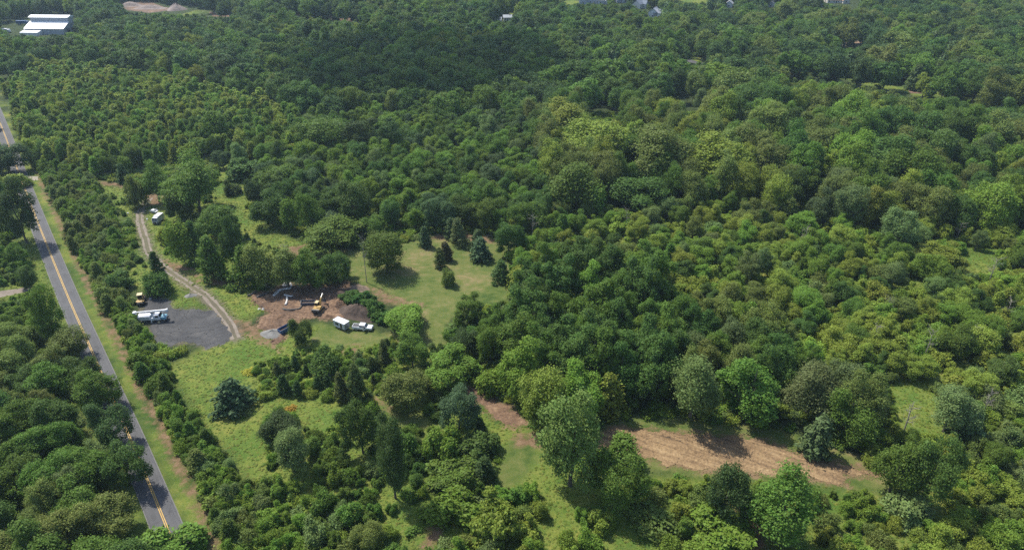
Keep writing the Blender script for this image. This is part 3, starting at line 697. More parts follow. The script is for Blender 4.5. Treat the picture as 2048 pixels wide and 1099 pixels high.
HAND = [
 # left meadow and the ground round the gravel lot
 ('pine', (424, 752, 500, 824), (.062, .104, .040), "bushy blue-green pine standing alone in the bright left meadow"),
 ('broad', (522, 822, 604, 890), 'dark', "dark rounded bush behind a paler one beside the left meadow"),
 ('broad', (540, 856, 622, 952), 'silver', "pale grey-green tree in front of a darker bush beside the left meadow"),
 ('broad', (682, 805, 757, 912), 'deep', "dark leafy tree left of the tall slim tree near the trail"),
 ('airy', (750, 840, 815, 1000), 'dark', "tall slim dark tree casting a broad shadow to its right on the grass"),
 ('cedar', (668, 746, 696, 802), 'cedar', "narrow brown-green cedar, left one of a touching pair"),
 ('cedar', (695, 730, 729, 802), 'cedar', "taller narrow brown-green cedar, right one of a touching pair"),
 ('cedar', (754, 682, 778, 729), 'cedar', "small pointed cedar among weeds in front of the white pickup"),
 ('cedar', (556, 750, 579, 788), 'dark', "tiny dark conical cedar in the weeds right of the meadow pine"),
 ('shrub', (616, 694, 677, 750), 'deep', "dark spreading shrub over a scrap of burnt brown earth"),
 ('broad', (577, 638, 624, 688), 'deep', "round dark shrub hiding half of the blue container"),
 ('shrub', (730, 710, 762, 742), 'dark', "dark low bush left of the small pointed cedar"),
 ('broad', (764, 735, 856, 824), 'olive', "wide olive bush above the bend of the grass trail"),
 ('broad', (790, 668, 856, 738), 'oak', "rounded tree below and right of the white pickup"),
 ('clumpy', (848, 690, 947, 775), 'bright', "wide bright green clumpy tree at the left end of the big grove"),
 ('broad', (876, 771, 956, 864), (.10, .15, .066), "blue-grey loose tree beside the bare brown path"),
 ('broad', (902, 655, 962, 715), 'dark', "dark grey-green tree behind the bright clumpy tree at the grove end"),
 ('vine', (850, 850, 925, 925), 'bright', "bright vine-smothered bush, left of three by the grass trail"),
 ('vine', (915, 860, 1000, 930), 'deep', "vine-smothered bush, right of three by the grass trail"),
 ('vine', (860, 910, 960, 985), 'oak', "vine-smothered bush, lowest of three by the grass trail"),
 ('airy', (1086, 796, 1204, 980), 'olive', "big leafy tree standing in front of the left end of the tan soil strip"),
 ('broad', (1176, 902, 1280, 1026), 'oak', "broad dark green tree below the left end of the tan soil strip"),
 ('young', (1226, 868, 1277, 925), 'oak', "small tree top poking up against the tan soil strip"),
 ('cedar', (1192, 748, 1243, 832), 'yellow', "yellow-green ivy-wrapped stump at the dark grove edge"),
 ('shrub', (948, 732, 1014, 788), 'bright', "light green bush at the top of the bare brown path"),
 ('airy', (1040, 722, 1132, 852), 'yellow', "yellow-green loose tree in front of the big grove"),
 ('vine', (852, 970, 960, 1060), 'bright', "large bright shrub left of the foreground's centre beside the trail foot"),
 ('vine', (945, 985, 1040, 1080), 'yellow', "large yellow-green shrub below the foot of the grass trail"),
 ('shrub', (1256, 998, 1356, 1072), 'olive', "olive loose shrub right of the broad dark foreground tree"),
 ('broad', (1405, 925, 1497, 1052), 'dark', "dark open-crowned tree left of the large mid-green foreground tree"),
 ('airy', (1506, 936, 1640, 1104), 'oak', "large mid-green feathery tree in the foreground below the tan soil strip"),
 ('pine', (1598, 823, 1668, 912), 'blue', "blue-green pine beside the tan soil strip at the wood's edge"),
 ('broad', (1660, 788, 1752, 895), 'oak', "olive tree right of the pine by the tan soil strip"),
 ('airy', (1575, 712, 1678, 838), 'grey', "grey-green feathery tree above the pine by the tan soil strip"),
 ('airy', (1675, 745, 1755, 872), 'olive', "olive tree at the right tip of the wood by the small right meadow"),
 ('clumpy', (1440, 708, 1570, 848), 'oak', "tall clumpy tree in the wood edge above the middle of the soil strip"),
 ('airy', (1338, 698, 1443, 848), (.150, .205, .055), "silvery tall tree in the wood edge above the soil strip's left half"),
 ('airy', (1753, 872, 1842, 992), 'oak', "leafy tree just right of the soil strip's tip, left of two merging"),
 ('broad', (1818, 866, 1911, 1018), 'deep', "big leafy tree right of the soil strip's tip, right of two merging"),
 ('airy', (1863, 763, 1947, 872), 'grey', "grey-green round tree beside the small right meadow"),
 ('pine', (1905, 814, 1976, 882), 'blue', "spreading pine touching the grey-green tree by the small right meadow"),
 ('vine', (1380, 1008, 1502, 1105), 'bright', "bright leafy shrub at the bottom edge left of a bare path"),
 ('shrub', (1765, 978, 1860, 1042), 'silver', "silver-leaved shrub below the two merging trees right of the soil strip"),
 # mown clearing
 ('airy', (730, 456, 813, 548), 'oak', "spreading open tree casting a round shadow on the mown clearing"),
 ('broad', (724, 430, 772, 474), 'oak', "leafy tree directly behind the spreading open tree on the clearing"),
 ('airy', (604, 443, 718, 502), 'oak', "wide flat-topped tree left of the mown clearing"),
 ('broad', (640, 500, 703, 568), 'deep', "dark round tree right above the excavator"),
 ('broad', (584, 498, 650, 580), 'oak', "leafy green tree hanging over the dug soil left of the excavator"),
 ('pine', (836, 450, 864, 494), 'blue', "small conifer at the back left of the mown clearing"),
 ('pine', (888, 433, 919, 477), 'blue', "blue-green conifer at the back edge of the mown clearing"),
 ('young', (903, 438, 931, 490), 'grey', "grey-green slim tree touching a blue-green conifer at the clearing's back"),
 ('pine', (937, 456, 968, 502), 'blue', "conifer standing behind a bluer one on the mown clearing"),
 ('pine', (938, 473, 982, 521), (.082, .145, .060), "bluest bushy conifer on the mown clearing"),
 ('broad', (988, 446, 1045, 508), 'deep', "wide shaggy tree at the right edge of the mown clearing"),
 ('cedar', (869, 496, 891, 535), 'cedar', "small dark cedar, nearer of two in the mown clearing's middle"),
 ('cedar', (880, 484, 904, 521), (.07, .06, .025), "brownish cedar, farther of two in the mown clearing's middle"),
 ('shrub', (882, 532, 910, 570), 'olive', "lone small bushy tree in the centre of the mown clearing"),
 ('cedar', (986, 520, 1018, 565), 'dark', "dark pointed cedar at the mown clearing's right rim"),
 ('shrub', (1016, 523, 1077, 580), 'yellow', "yellow-green rounded bush at the mown clearing's right rim"),
 ('broad', (766, 607, 858, 672), 'bright', "bright and dark leafed tree right of the white pickup"),
 ('clumpy', (906, 588, 968, 652), 'oak', "leafy tree on the near right corner of the mown clearing"),
 ('dead', (718, 470, 738, 566), None, "bare thin dead trunk standing left of the spreading open tree"),
 ('dead', (1052, 428, 1078, 476), None, "reddish-grey bare bush right of the mown clearing"),
 ('dead', (556, 486, 582, 520), None, "leafless brown bush in the rough grass above the dug soil"),
 # around the track
 ('broad', (-10, 370, 76, 490), 'dark', "big dark tree overhanging the road and shading it"),
 ('broad', (-30, 288, 48, 350), 'dark', "dark tree left of the road above the side lane"),
 ('shrub', (0, 342, 50, 378), 'yellow', "yellowish bush beside the side lane left of the road"),
 ('airy', (280, 322, 336, 406), 'oak', "tall tree with a thin trunk behind the white truck"),
 ('broad', (331, 318, 446, 428), 'oak', "largest broad tree beside the dirt track"),
 ('broad', (338, 383, 388, 446), 'deep', "dark tree directly right of the white box truck"),
 ('broad', (392, 409, 475, 480), 'oak', "round tree right of the track below the largest one"),
 ('young', (337, 438, 379, 526), 'bright', "upright bright tree on the inside of the track's bend"),
 ('young', (366, 446, 396, 518), 'deep', "upright dark tree touching a brighter one by the track's bend"),
 ('young', (396, 474, 441, 559), 'oak', "upright tree nearest the straight part of the dirt track"),
 ('broad', (438, 445, 492, 542), 'deep', "dark tree between the track trees and the rough meadow"),
 ('young', (464, 493, 512, 572), 'oak', "grey-green tree just left of the airy willowy trees"),
 ('pine', (229, 324, 259, 366), 'dark', "small dark conifer beside the upper dirt track"),
 ('shrub', (251, 359, 288, 415), 'olive', "brownish-olive bush left of the upper dirt track"),
 ('cedar', (297, 503, 320, 542), 'dark', "dark little cedar where the track's ruts join"),
 ('shrub', (289, 538, 345, 590), 'deep', "rounded dark shrub behind the gravel lot's top corner"),
 ('shrub', (212, 538, 264, 578), 'deep', "round hedge bush left of the bright grass by the loader"),
 ('shrub', (312, 449, 342, 488), 'yellow', "pale yellow-green shrub below the white box truck"),
 ('airy', (66, 556, 120, 692), 'oak', "slim tree with a visible trunk on the road's left verge"),
 ('airy', (104, 648, 172, 718), 'olive', "thin olive tree leaning over the road's left edge"),
 ('broad', (58, 722, 140, 800), 'oak', "leafy tree at the top left of the roadside wood"),
 ('broad', (128, 716, 202, 790), 'deep', "dark tree covering the yellow line at the top of the roadside wood"),
 ('broad', (148, 735, 230, 822), 'oak', "tree leaning onto the road just below the top of the roadside wood"),
 ('broad', (66, 790, 150, 880), 'deep', "largest dark tree of the roadside wood left of the road"),
 ('broad', (180, 806, 264, 896), 'dark', "dark tree on the road's left edge halfway down the roadside wood"),
 ('broad', (204, 884, 292, 980), 'deep', "rounded tree at the road's left edge in the near roadside wood"),
 ('broad', (-14, 806, 74, 896), 'oak', "broad tree at the photo's left edge in the roadside wood"),
 ('vine', (266, 1052, 396, 1132), 'bright', "bright green crown covering the road's end at the bottom edge"),
 ('broad', (150, 990, 250, 1082), 'olive', "olive tree near the bottom left corner beside the road"),
 # rough meadow and centre wood
 ('broad', (503, 387, 578, 453), 'deep', "dark rounded tree at the left front of the centre wood"),
 ('young', (570, 394, 600, 464), 'oak', "slim rounded tree second from the left front of the centre wood"),
 ('broad', (594, 394, 644, 472), 'oak', "egg-shaped tree third from the left front of the centre wood"),
 ('broad', (666, 358, 740, 449), 'deep', "big dark tree at the centre wood's front above the flat-topped tree"),
 ('broad', (630, 422, 692, 474), 'blue', "bluish tree behind the wide flat-topped tree"),
 ('shrub', (448, 361, 480, 389), 'dark', "small dark bush alone on the rough bright meadow"),
 ('broad', (488, 357, 528, 409), 'dark', "dark bush left of the centre wood's rounded front tree"),
 ('vine', (445, 317, 522, 352), 'deep', "long dark thicket behind the rough bright meadow"),
 ('broad', (518, 327, 604, 385), 'oak', "wide tree behind the centre wood's dark rounded front tree"),
 ('airy', (490, 484, 560, 578), 'olive', "willowy olive tree, left of two over the dug soil"),
 ('airy', (540, 505, 604, 580), 'olive', "willowy olive tree, right of two over the dug soil"),
 ('airy', (598, 231, 684, 315), 'oak', "smooth tall tree left of the dark clumpy trees in the back wood"),
 ('clumpy', (682, 236, 760, 312), 'dark', "dark clumpy oak, left of a pair above the centre wood"),
 ('clumpy', (745, 240, 805, 312), 'dark', "dark clumpy oak, right of a pair above the centre wood"),
 ('young', (408, 220, 452, 298), 'oak', "tall pointed tree in the young wood"),
 # tall stand in the middle
 ('airy', (1068, 203, 1168, 290), 'yellow', "yellowish domed tree at the back of the tall stand, beside a dark gap"),
 ('airy', (1132, 233, 1258, 345), 'yellow', "broad yellow-green crown right of the domed yellowish tree"),
 ('airy', (1255, 238, 1377, 372), 'olive', "wide olive crown at the right of the tall stand"),
 ('airy', (1097, 318, 1217, 424), 'oak', "tall tree at the front left of the tall stand"),
 ('airy', (1368, 268, 1502, 390), 'yellow', "yellow-green tall tree right of the tall stand"),
 ('broad', (1212, 350, 1338, 428), 'deep', "clumpy green tree in the deep shade at the tall stand's foot"),
 ('young', (1175, 370, 1212, 432), 'oak', "slender pale tree in front of the tall stand's dark foot"),
 ('young', (1560, 396, 1597, 446), 'olive', "small rounded tree alone before the right wood's dark edge"),
 ('clumpy', (1612, 375, 1668, 450), 'blue', "blue-green clumpy tree before the right wood's dark edge"),
 ('broad', (1085, 425, 1120, 468), 'bright', "small bright tree right of the leafless bush"),
 ('broad', (1140, 425, 1175, 470), 'oak', "small round tree below the tall stand's left end"),
 ('broad', (1600, 226, 1660, 272), 'lime', "bright lime-green clumped tree in the right wood"),
 ('airy', (1770, 420, 1835, 500), 'grey', "greyish tree in front of the right wood"),
 ('clumpy', (1850, 485, 1925, 545), 'yellow', "yellow-green bush left of the small far-right clearing"),
 ('broad', (1768, 140, 1800, 168), 'oak', "small round tree alone on the far hayfield strip"),
 ('young', (1718, 143, 1736, 162), 'oak', "tiny tree alone on the far hayfield strip, left one"),
 ('broad', (1828, 28, 1868, 54), 'lime', "lime-green tree standing out in the far right wood"),
]
for kind, bx, col, label in HAND:
    boxed(kind, bx, col, label)

# ------------------------------------------------------------------ filling woods and scrub
OPEN = [
 [(0, 195), (18, 195), (30, 250), (62, 330), (84, 360), (105, 420), (150, 520), (207, 630), (250, 720), (292, 810), (345, 910), (405, 1010), (448, 1105), (330, 1105), (330, 1060), (285, 1010), (282, 960), (264, 880), (228, 790), (185, 715), (150, 690), (128, 650), (104, 600), (72, 520), (66, 430), (75, 400), (50, 350), (40, 300), (8, 265), (0, 250)],
 [(45, 490), (76, 490), (142, 665), (112, 680), (92, 610), (68, 540)], [(-50, 575), (45, 570), (55, 585), (0, 596), (-50, 605)],
 [(198, 360), (250, 366), (300, 388), (335, 400), (330, 440), (312, 455), (322, 500), (345, 520), (430, 562), (480, 590), (500, 590), (560, 560), (700, 565), (770, 565), (840, 612), (800, 660), (745, 690), (640, 690), (560, 706), (470, 705), (440, 702), (400, 700), (314, 690), (296, 650), (276, 640), (262, 620), (270, 580), (290, 590), (296, 540), (292, 508), (276, 470), (262, 440), (255, 400), (205, 375)],
 [(232, 560), (290, 545), (290, 588), (262, 588)],
 [(345, 745), (410, 718), (450, 704), (540, 694), (610, 692), (560, 712), (500, 724), (470, 745), (415, 750), (420, 815), (515, 835), (530, 930), (548, 950), (500, 962), (450, 900), (415, 850), (365, 800)],
 [(560, 795), (680, 806), (685, 850), (620, 855), (600, 830)],
 [(700, 505), (735, 500), (820, 490), (850, 472), (1000, 478), (1012, 520), (1022, 600), (940, 610), (900, 650), (872, 668), (830, 612), (760, 570), (720, 560)],
 [(445, 335), (500, 352), (485, 400), (510, 450), (600, 472), (612, 515), (550, 490), (500, 470), (470, 425), (430, 420)],
 [(1215, 838), (1280, 825), (1500, 848), (1600, 870), (1700, 915), (1760, 942), (1805, 955), (1700, 985), (1500, 956), (1300, 950), (1280, 920), (1212, 895)],
 [(920, 766), (1000, 788), (1066, 848), (1084, 880), (1060, 960), (985, 980), (1000, 900), (1000, 858), (940, 815)],
 [(1778, 768), (1862, 763), (1872, 862), (1815, 862)], [(1922, 503), (1992, 503), (1992, 543), (1926, 545)],
 [(1570, 141), (1640, 146), (1725, 160), (1850, 182), (2060, 197), (2060, 201), (1840, 192), (1720, 170), (1620, 152)],
 [(1386, 96), (1412, 122), (1366, 122), (1376, 112)],
 [(748, 786), (860, 834), (850, 858), (780, 846)], [(846, 1062), (884, 1050), (876, 1105), (840, 1105)], [(1466, 1006), (1490, 1000), (1535, 1105), (1495, 1105)],
 [(40, 30), (152, 30), (152, 60), (130, 66), (45, 72)], [(0, 38), (60, 36), (60, 70), (0, 68)], [(230, 2), (300, 2), (360, 10), (390, 22), (380, 28), (250, 24)], [(366, 12), (416, 16), (418, 28), (376, 28)],
 [(560, 24), (680, 34), (745, 42), (700, 42), (600, 32)], [(420, 24), (462, 26), (460, 34), (425, 33)],
 [(1160, -10), (1214, -8), (1214, 8), (1160, 6)], [(1232, -8), (1252, -8), (1252, 6), (1232, 6)], [(1266, 4), (1294, 4), (1292, 16), (1270, 16)], [(1298, 17), (1320, 17), (1320, 34), (1298, 34)], [(1648, -10), (1718, -10), (1716, 18), (1690, 18), (1688, 8), (1648, 7)], [(1340, -10), (1418, -10), (1414, 4), (1344, 6)],
 [(980, 37), (1020, 35), (1020, 39), (982, 42)], [(1536, 4), (1554, 4), (1554, 14), (1538, 14)], [(1560, 26), (1582, 24), (1584, 34), (1562, 34)], [(1450, 0), (1468, 0), (1468, 20), (1455, 20)], [(1682, 80), (1722, 84), (1720, 94), (1684, 93)], [(1576, 144), (1600, 146), (1600, 154), (1578, 154)], [(1000, 22), (1026, 22), (1026, 32), (1002, 32)], [(1124, -10), (1156, -10), (1156, 6), (1128, 6)],
 [(1160, 205), (1225, 212), (1240, 235), (1185, 236)],
 [(640, 660), (690, 660), (760, 676), (720, 700), (670, 700)],
]
OPEN = [np.array(o, float) for o in OPEN]
ZONES = [   # name, outline of the ground in the picture, spacing, [(kind, weight, height range, width/height range, colours)], where
 ('roadside wood', [(-500, 690), (60, 690), (150, 690), (225, 790), (262, 880), (285, 960), (300, 1040), (340, 1099), (420, 1400), (-700, 1400)], 6.0, [('broad', 8, (7.5, 11.5), (.95, 1.2), 'oak deep olive oak'), ('airy', 1, (8, 10), (.6, .7), 'olive silver'), ('vine', 2, (4, 6), (1, 1.3), 'bright oak')], "in the dense wood at the lower left beside the road"),
 ('left verge scrub', [(-500, 470), (45, 470), (105, 610), (150, 690), (-500, 690)], 3.2, [('vine', 5, (3, 5), (1.0, 1.4), 'bright oak yellow'), ('shrub', 4, (2.5, 5), (1., 1.3), 'oak bright silver'), ('broad', 1, (7, 9), (.8, .95), 'oak deep')], "in the scrub left of the road around the driveway"),
 ('far left wood', [(-700, -60), (-60, 120), (0, 200), (60, 350), (70, 470), (-600, 470)], 7.5, [('broad', 8, (9, 14), (.75, .95), 'oak deep dark'), ('airy', 1, (10, 13), (.6, .7), 'oak')], "in the wood left of the road's far stretch"),
 ('hedge', [(70, 330), (150, 340), (215, 400), (245, 480), (215, 560), (262, 590), (282, 650), (312, 720), (350, 790), (425, 890), (500, 972), (560, 985), (680, 1130), (470, 1400), (380, 1099), (250, 750), (100, 420)], 2.7, [('vine', 3, (2.6, 4.6), (1.0, 1.4), 'oak bright bright'), ('shrub', 6, (2.6, 5.0), (.95, 1.25), 'oak bright silver bright olive'), ('young', 1, (5, 7), (.55, .7), 'oak olive')], "in the long hedge between the road verge and the gravel lot"),
 ('young wood', [(10, 185), (120, 140), (300, 165), (520, 215), (600, 250), (640, 300), (600, 330), (440, 318), (330, 330), (200, 358), (70, 340)], 4.2, [('young', 8, (8, 12), (.45, .60), 'bright yellow oak bright yellow'), ('broad', 2, (7, 10), (.75, .95), 'oak deep bright'), ('airy', .6, (11, 14), (.5, .6), 'oak yellow')], "in the young wood right of the road's far stretch"),
 ('tall stand', [(1060, 255), (1280, 235), (1420, 290), (1500, 390), (1490, 425), (1250, 420), (1110, 425)], 7.5, [('airy', 7, (17, 22), (.5, .62), 'yellow olive oak'), ('broad', 2, (12, 15), (.75, .9), 'oak deep')], "in the tall stand at the middle of the photo"),
 ('centre wood', [(600, 250), (1080, 250), (1110, 440), (1060, 468), (860, 462), (700, 450), (640, 440), (570, 436), (510, 400), (440, 330), (520, 290)], 6.3, [('broad', 7, (8, 13), (.8, .98), 'oak deep bright blue'), ('clumpy', 3, (9, 13), (.75, .9), 'oak deep bright'), ('airy', 1, (10, 14), (.55, .7), 'silver oak')], "in the centre wood behind the mown clearing"),
 ('right wood', [(1380, 188), (2700, 205), (2800, 470), (1900, 480), (1600, 448), (1490, 425)], 9.2, [('broad', 7, (16, 25), (.72, .98), 'oak olive deep bright'), ('clumpy', 2, (14, 18), (.7, .85), 'oak bright yellow'), ('airy', 2, (15, 20), (.52, .65), 'olive yellow grey')], "in the broad wood on the right"),
 ('grove', [(900, 600), (1100, 590), (1320, 600), (1350, 760), (1330, 835), (1100, 850), (1000, 785), (905, 690)], 6.0, [('clumpy', 9, (15, 20), (.6, .76), 'deep oak deep bright'), ('broad', 1, (9, 12), (.7, .9), 'oak')], "in the bright clumpy grove left of the soil strip"),
 ('wood edge', [(1330, 640), (1560, 700), (1765, 870), (1700, 885), (1560, 855), (1330, 835)], 6.2, [('broad', 5, (11, 15), (.65, .85), 'oak deep olive'), ('airy', 4, (12, 16), (.5, .65), 'silver olive grey'), ('clumpy', 1, (10, 13), (.7, .8), 'oak')], "in the wood edge above the soil strip"),
 ('right scrub', [(1000, 425), (1490, 425), (1900, 480), (2800, 470), (2900, 830), (1760, 860), (1560, 700), (1320, 600), (1100, 590), (1000, 600)], 4.0, [('broad', 5, (5.5, 10), (.9, 1.2), 'olive yellow bright oak'), ('shrub', 4, (3, 5.5), (1.1, 1.6), 'bright yellow yellow bright lime silver olive'), ('clumpy', 2.5, (6, 10), (.85, 1.1), 'bright deep yellow'), ('airy', 1, (7, 11), (.6, .8), 'olive silver oak'), ('young', .8, (6, 9), (.5, .65), 'oak yellow'), ('vine', 4, (3, 5.5), (1.2, 1.8), 'bright yellow lime yellow oak')], "in the shrubby ground on the right half of the photo"),
 ('lower right scrub', [(1740, 860), (2900, 830), (3000, 1400), (1700, 1400), (1690, 985)], 3.2, [('shrub', 6, (2.5, 4.6), (1, 1.35), 'silver bright olive yellow'), ('vine', 4, (2.5, 4.6), (1, 1.4), 'bright yellow oak'), ('broad', 1.0, (6, 8), (.8, 1), 'oak olive')], "in the scrub of the lower right corner"),
 ('bottom scrub', [(960, 985), (1200, 985), (1450, 965), (1690, 985), (1700, 1400), (600, 1400), (680, 1110)], 3.6, [('vine', 6, (3, 5.5), (1, 1.35), 'bright yellow bright oak'), ('shrub', 4, (3, 5), (1, 1.3), 'bright yellow olive silver'), ('broad', .7, (6, 8), (.8, 1), 'olive oak')], "in the leafy scrub along the bottom edge"),
 ('thicket', [(530, 840), (680, 800), (760, 830), (860, 855), (1000, 870), (1000, 985), (860, 990), (680, 1110), (500, 972)], 2.9, [('shrub', 6, (2.2, 4.2), (1, 1.3), 'silver oak bright deep'), ('vine', 3, (2, 4), (1, 1.4), 'bright oak'), ('young', .8, (5, 7), (.5, .7), 'dark oak')], "in the thicket below the left meadow"),
 ('meadow bushes', [(470, 700), (640, 690), (760, 672), (900, 700), (1000, 790), (960, 870), (860, 850), (680, 800), (530, 800), (505, 745)], 2.9, [('shrub', 8, (1.0, 3.0), (1, 1.6), 'oak bright yellow bright silver deep'), ('cedar', .7, (3, 5), (.45, .6), 'cedar dark')], "among the weeds below the white trailer"),
 ('pad scrub', [(330, 560), (420, 610), (440, 622), (340, 606)], 3.0, [('shrub', 8, (1.0, 2.2), (1, 1.4), 'oak bright silver')], "on the weedy patch between track and gravel lot"),
 ('rough meadow', [(200, 360), (300, 400), (450, 330), (520, 420), (600, 480), (600, 530), (520, 600), (470, 640), (330, 560), (250, 560), (250, 450)], 6.5, [('shrub', 8, (1.2, 2.8), (1, 1.4), 'oak bright deep olive')], "on the rough grass beside the dirt track"),
 ('far right wood', [(1240, -400), (3600, -400), (3000, 205), (1380, 188), (1240, 130)], 9.5, [('broad', 8, (14, 22), (.85, 1.15), 'oak deep dark olive'), ('clumpy', 2, (14, 19), (.75, .95), 'oak bright'), ('pine', 1, (14, 17), (.5, .65), 'dark blue')], "in the far woods at the upper right"),
 ('back wood', [(-1200, -500), (1260, -500), (1380, 188), (1280, 240), (600, 260), (300, 165), (-300, 150)], 9.0, [('broad', 8, (14, 22), (.80, 1.08), 'oak deep dark'), ('clumpy', 3, (14, 20), (.75, .95), 'oak deep bright'), ('airy', 1, (14, 18), (.5, .62), 'olive yellow'), ('pine', .8, (15, 19), (.45, .6), 'dark blue')], "in the back wood at the upper left"),
]
KLAB = dict(broad="leafy round-crowned tree", clumpy="clumpy-crowned tree", airy="tall feathery tree", young="slim young tree", shrub="leafy shrub", vine="vine-draped shrub", pine="dark pine", cedar="narrow cedar")
from mathutils import noise as mnoise
rg = np.random.default_rng(42)
cells = {}
def near_ok(x, y, r):
    cx_, cy_ = int(x // 8), int(y // 8)
    for i in range(cx_ - 1, cx_ + 2):
        for j in range(cy_ - 1, cy_ + 2):
            for (a, b_, q) in cells.get((i, j), ()):
                if (a - x) ** 2 + (b_ - y) ** 2 < (q + r) ** 2: return False
    return True
def occupy(x, y, r): cells.setdefault((int(x // 8), int(y // 8)), []).append((x, y, r))
for o in OCC: occupy(*o)
FILL = []
SAMPLES = ((0, 1.0), (-.4, .65), (.4, .65), (-.3, .9), (.3, .9), (0, .5), (0, .1), (-.45, .35), (.45, .35), (0, .75), (-.2, .8), (.2, .8), (-.2, .55), (.2, .55), (0, .3), (-.2, .3), (.2, .3), (-.48, .5), (.48, .5), (-.15, .98), (.15, .98))
taken = []
for zi, (zn, zp, sp, kinds, where) in enumerate(ZONES):
    zp = np.array(zp, float)
    # candidates on the ground over the zone's bounding box, tested by where they appear
    yl, yh = max(zp[:, 1].min(), -170), min(zp[:, 1].max(), 1400)
    Y1, Y0 = at(1024, yl)[1], at(1024, yh)[1]
    xs = [at(x, max(y, -170))[0] for x, y in zp]
    Y1 = min(Y1, 1250); x0, x1 = max(min(xs), -760), min(max(xs), 760)
    step = sp * 0.55
    X, Y = np.meshgrid(np.arange(x0, x1, step), np.arange(Y0, Y1, step))
    Q = np.stack([X.ravel(), Y.ravel()], 1) + rg.uniform(-.5, .5, (X.size, 2)) * step
    px, py, ps = proj(Q[:, 0], Q[:, 1], 0.0)
    PX = np.stack([px, py], 1)
    ok = inside(PX, zp) & (px > -330) & (px < 2380)
    for pz in taken: ok &= ~inside(PX, pz)
    taken.append(zp)
    Q = Q[ok]
    if not len(Q): continue
    rg.shuffle(Q)
    nk = np.array([k[1] for k in kinds], float); nk /= nk.sum()
    ki = rg.choice(len(kinds), len(Q), p=nk)
    hh = np.array([rg.uniform(*kinds[k][2]) for k in ki]); ww = hh * np.array([rg.uniform(*kinds[k][3]) for k in ki])
    bad = np.zeros(len(Q), bool)
    for fac in (1.0, .62, .55):
        hh = np.where(bad, hh * fac, hh); ww = np.where(bad, ww * fac, ww)
        bad = np.zeros(len(Q), bool)
        for dx, fz in SAMPLES:
            a, b_, _ = proj(Q[:, 0] + dx * ww, Q[:, 1] - (.3 * ww if fz < .2 else 0), hh * fz)
            T = np.stack([a, b_], 1)
            for o in OPEN:
                k_ = (T[:, 1] > o[:, 1].min()) & (T[:, 1] < o[:, 1].max()) & (T[:, 0] > o[:, 0].min()) & (T[:, 0] < o[:, 0].max()) & ~bad
                if k_.any(): bad[k_] |= inside(T[k_], o)
    if 'scrub' in zn or zn == 'thicket':                                             # grassy gaps in the scrub
        gap = np.array([mnoise.noise(Vector((q[0] / 15, q[1] / 15, 3.3))) for q in Q])
        bad |= gap > (.44 if zn == 'right scrub' else .36 if zn in ('thicket', 'bottom scrub') else .58)
    rd = np.full(len(Q), 1e9)
    for i in range(len(ROAD) - 1): rd = np.minimum(rd, seg_dist(Q, ROAD[i], ROAD[i + 1]))
    bad |= rd < np.where(hh > 5.5, 4.6 + ww * .36, 7.6 + ww * .30)
    for i in np.where(~bad)[0]:
        x, y = Q[i]; r = max(min(sp * .46, ww[i] * .42), ww[i] * .28) * rg.uniform(.85, 1.1)
        if not near_ok(x, y, r): continue
        occupy(x, y, r)
        k = kinds[ki[i]]
        cs = k[4].split()
        t_ = mnoise.noise(Vector((x / 26, y / 26, zi * 7.0 + ki[i] * .35))) * .5 + .5 + prng.gauss(0, .10)
        cc = cs[int(max(0, min(.999, (t_ - .5) * 1.7 + .5)) * len(cs))]
        FILL.append((k[0], x, y, ww[i], hh[i], cc, zn, where))
n_dead = 0
for _ in range(400):
    if n_dead >= 16: break
    px, py = prng.uniform(1050, 2030), prng.uniform(400, 1060)
    if any(inside(np.array([[px, py]]), o)[0] for o in OPEN): continue
    x, y, _z = at(px, py + 20)
    o = link('dead_tree', DEAD, None, (x, y, 0), prng.uniform(0, 6.28)); q_ = prng.uniform(.9, 1.35); o.scale = (q_, q_, q_ * prng.uniform(.9, 1.2)); n_dead += 1
    tag(o, "bare grey dead tree standing among green trees and scrub on the right half", "tree", "dead trees in the right half")
print("fill", len(FILL))
byname = {}
for f in FILL:
    ax, ay, s = proj(f[1], f[2], f[4] * .6)
    vis = -15 < ax < 2063 and -10 < ay < 1110
    byname.setdefault(NAME[f[0]], []).append((f[3] * f[4] * s * s if vis else -1, f))
hand_n = {}
for h_ in HAND: hand_n[NAME.get(h_[0], 'dead')] = hand_n.get(NAME.get(h_[0], 'dead'), 0) + 1
REST = []
SGROUP = dict(broadleaf_tree="round-crowned trees", poplar_tree="tall feathery trees", young_tree="slim young trees", shrub="shrubs", pine_tree="dark pines", cedar_tree="narrow cedars")
for nm, lst in byname.items():
    lst.sort(key=lambda t: -t[0])
    room = 296 - hand_n.get(nm, 0)
    n_ind = 0
    for a, f in lst:
        if a > 0 and n_ind < room:
            n_ind += 1
            plant(f[0], f[1], f[2], f[3], f[4], f[5], KLAB[f[0]] + " " + f[7], KLAB[f[0]] + "s " + f[7], 0 if f[2] < 400 else 1)
        else: REST.append(f)
    print(nm, n_ind, len(lst))

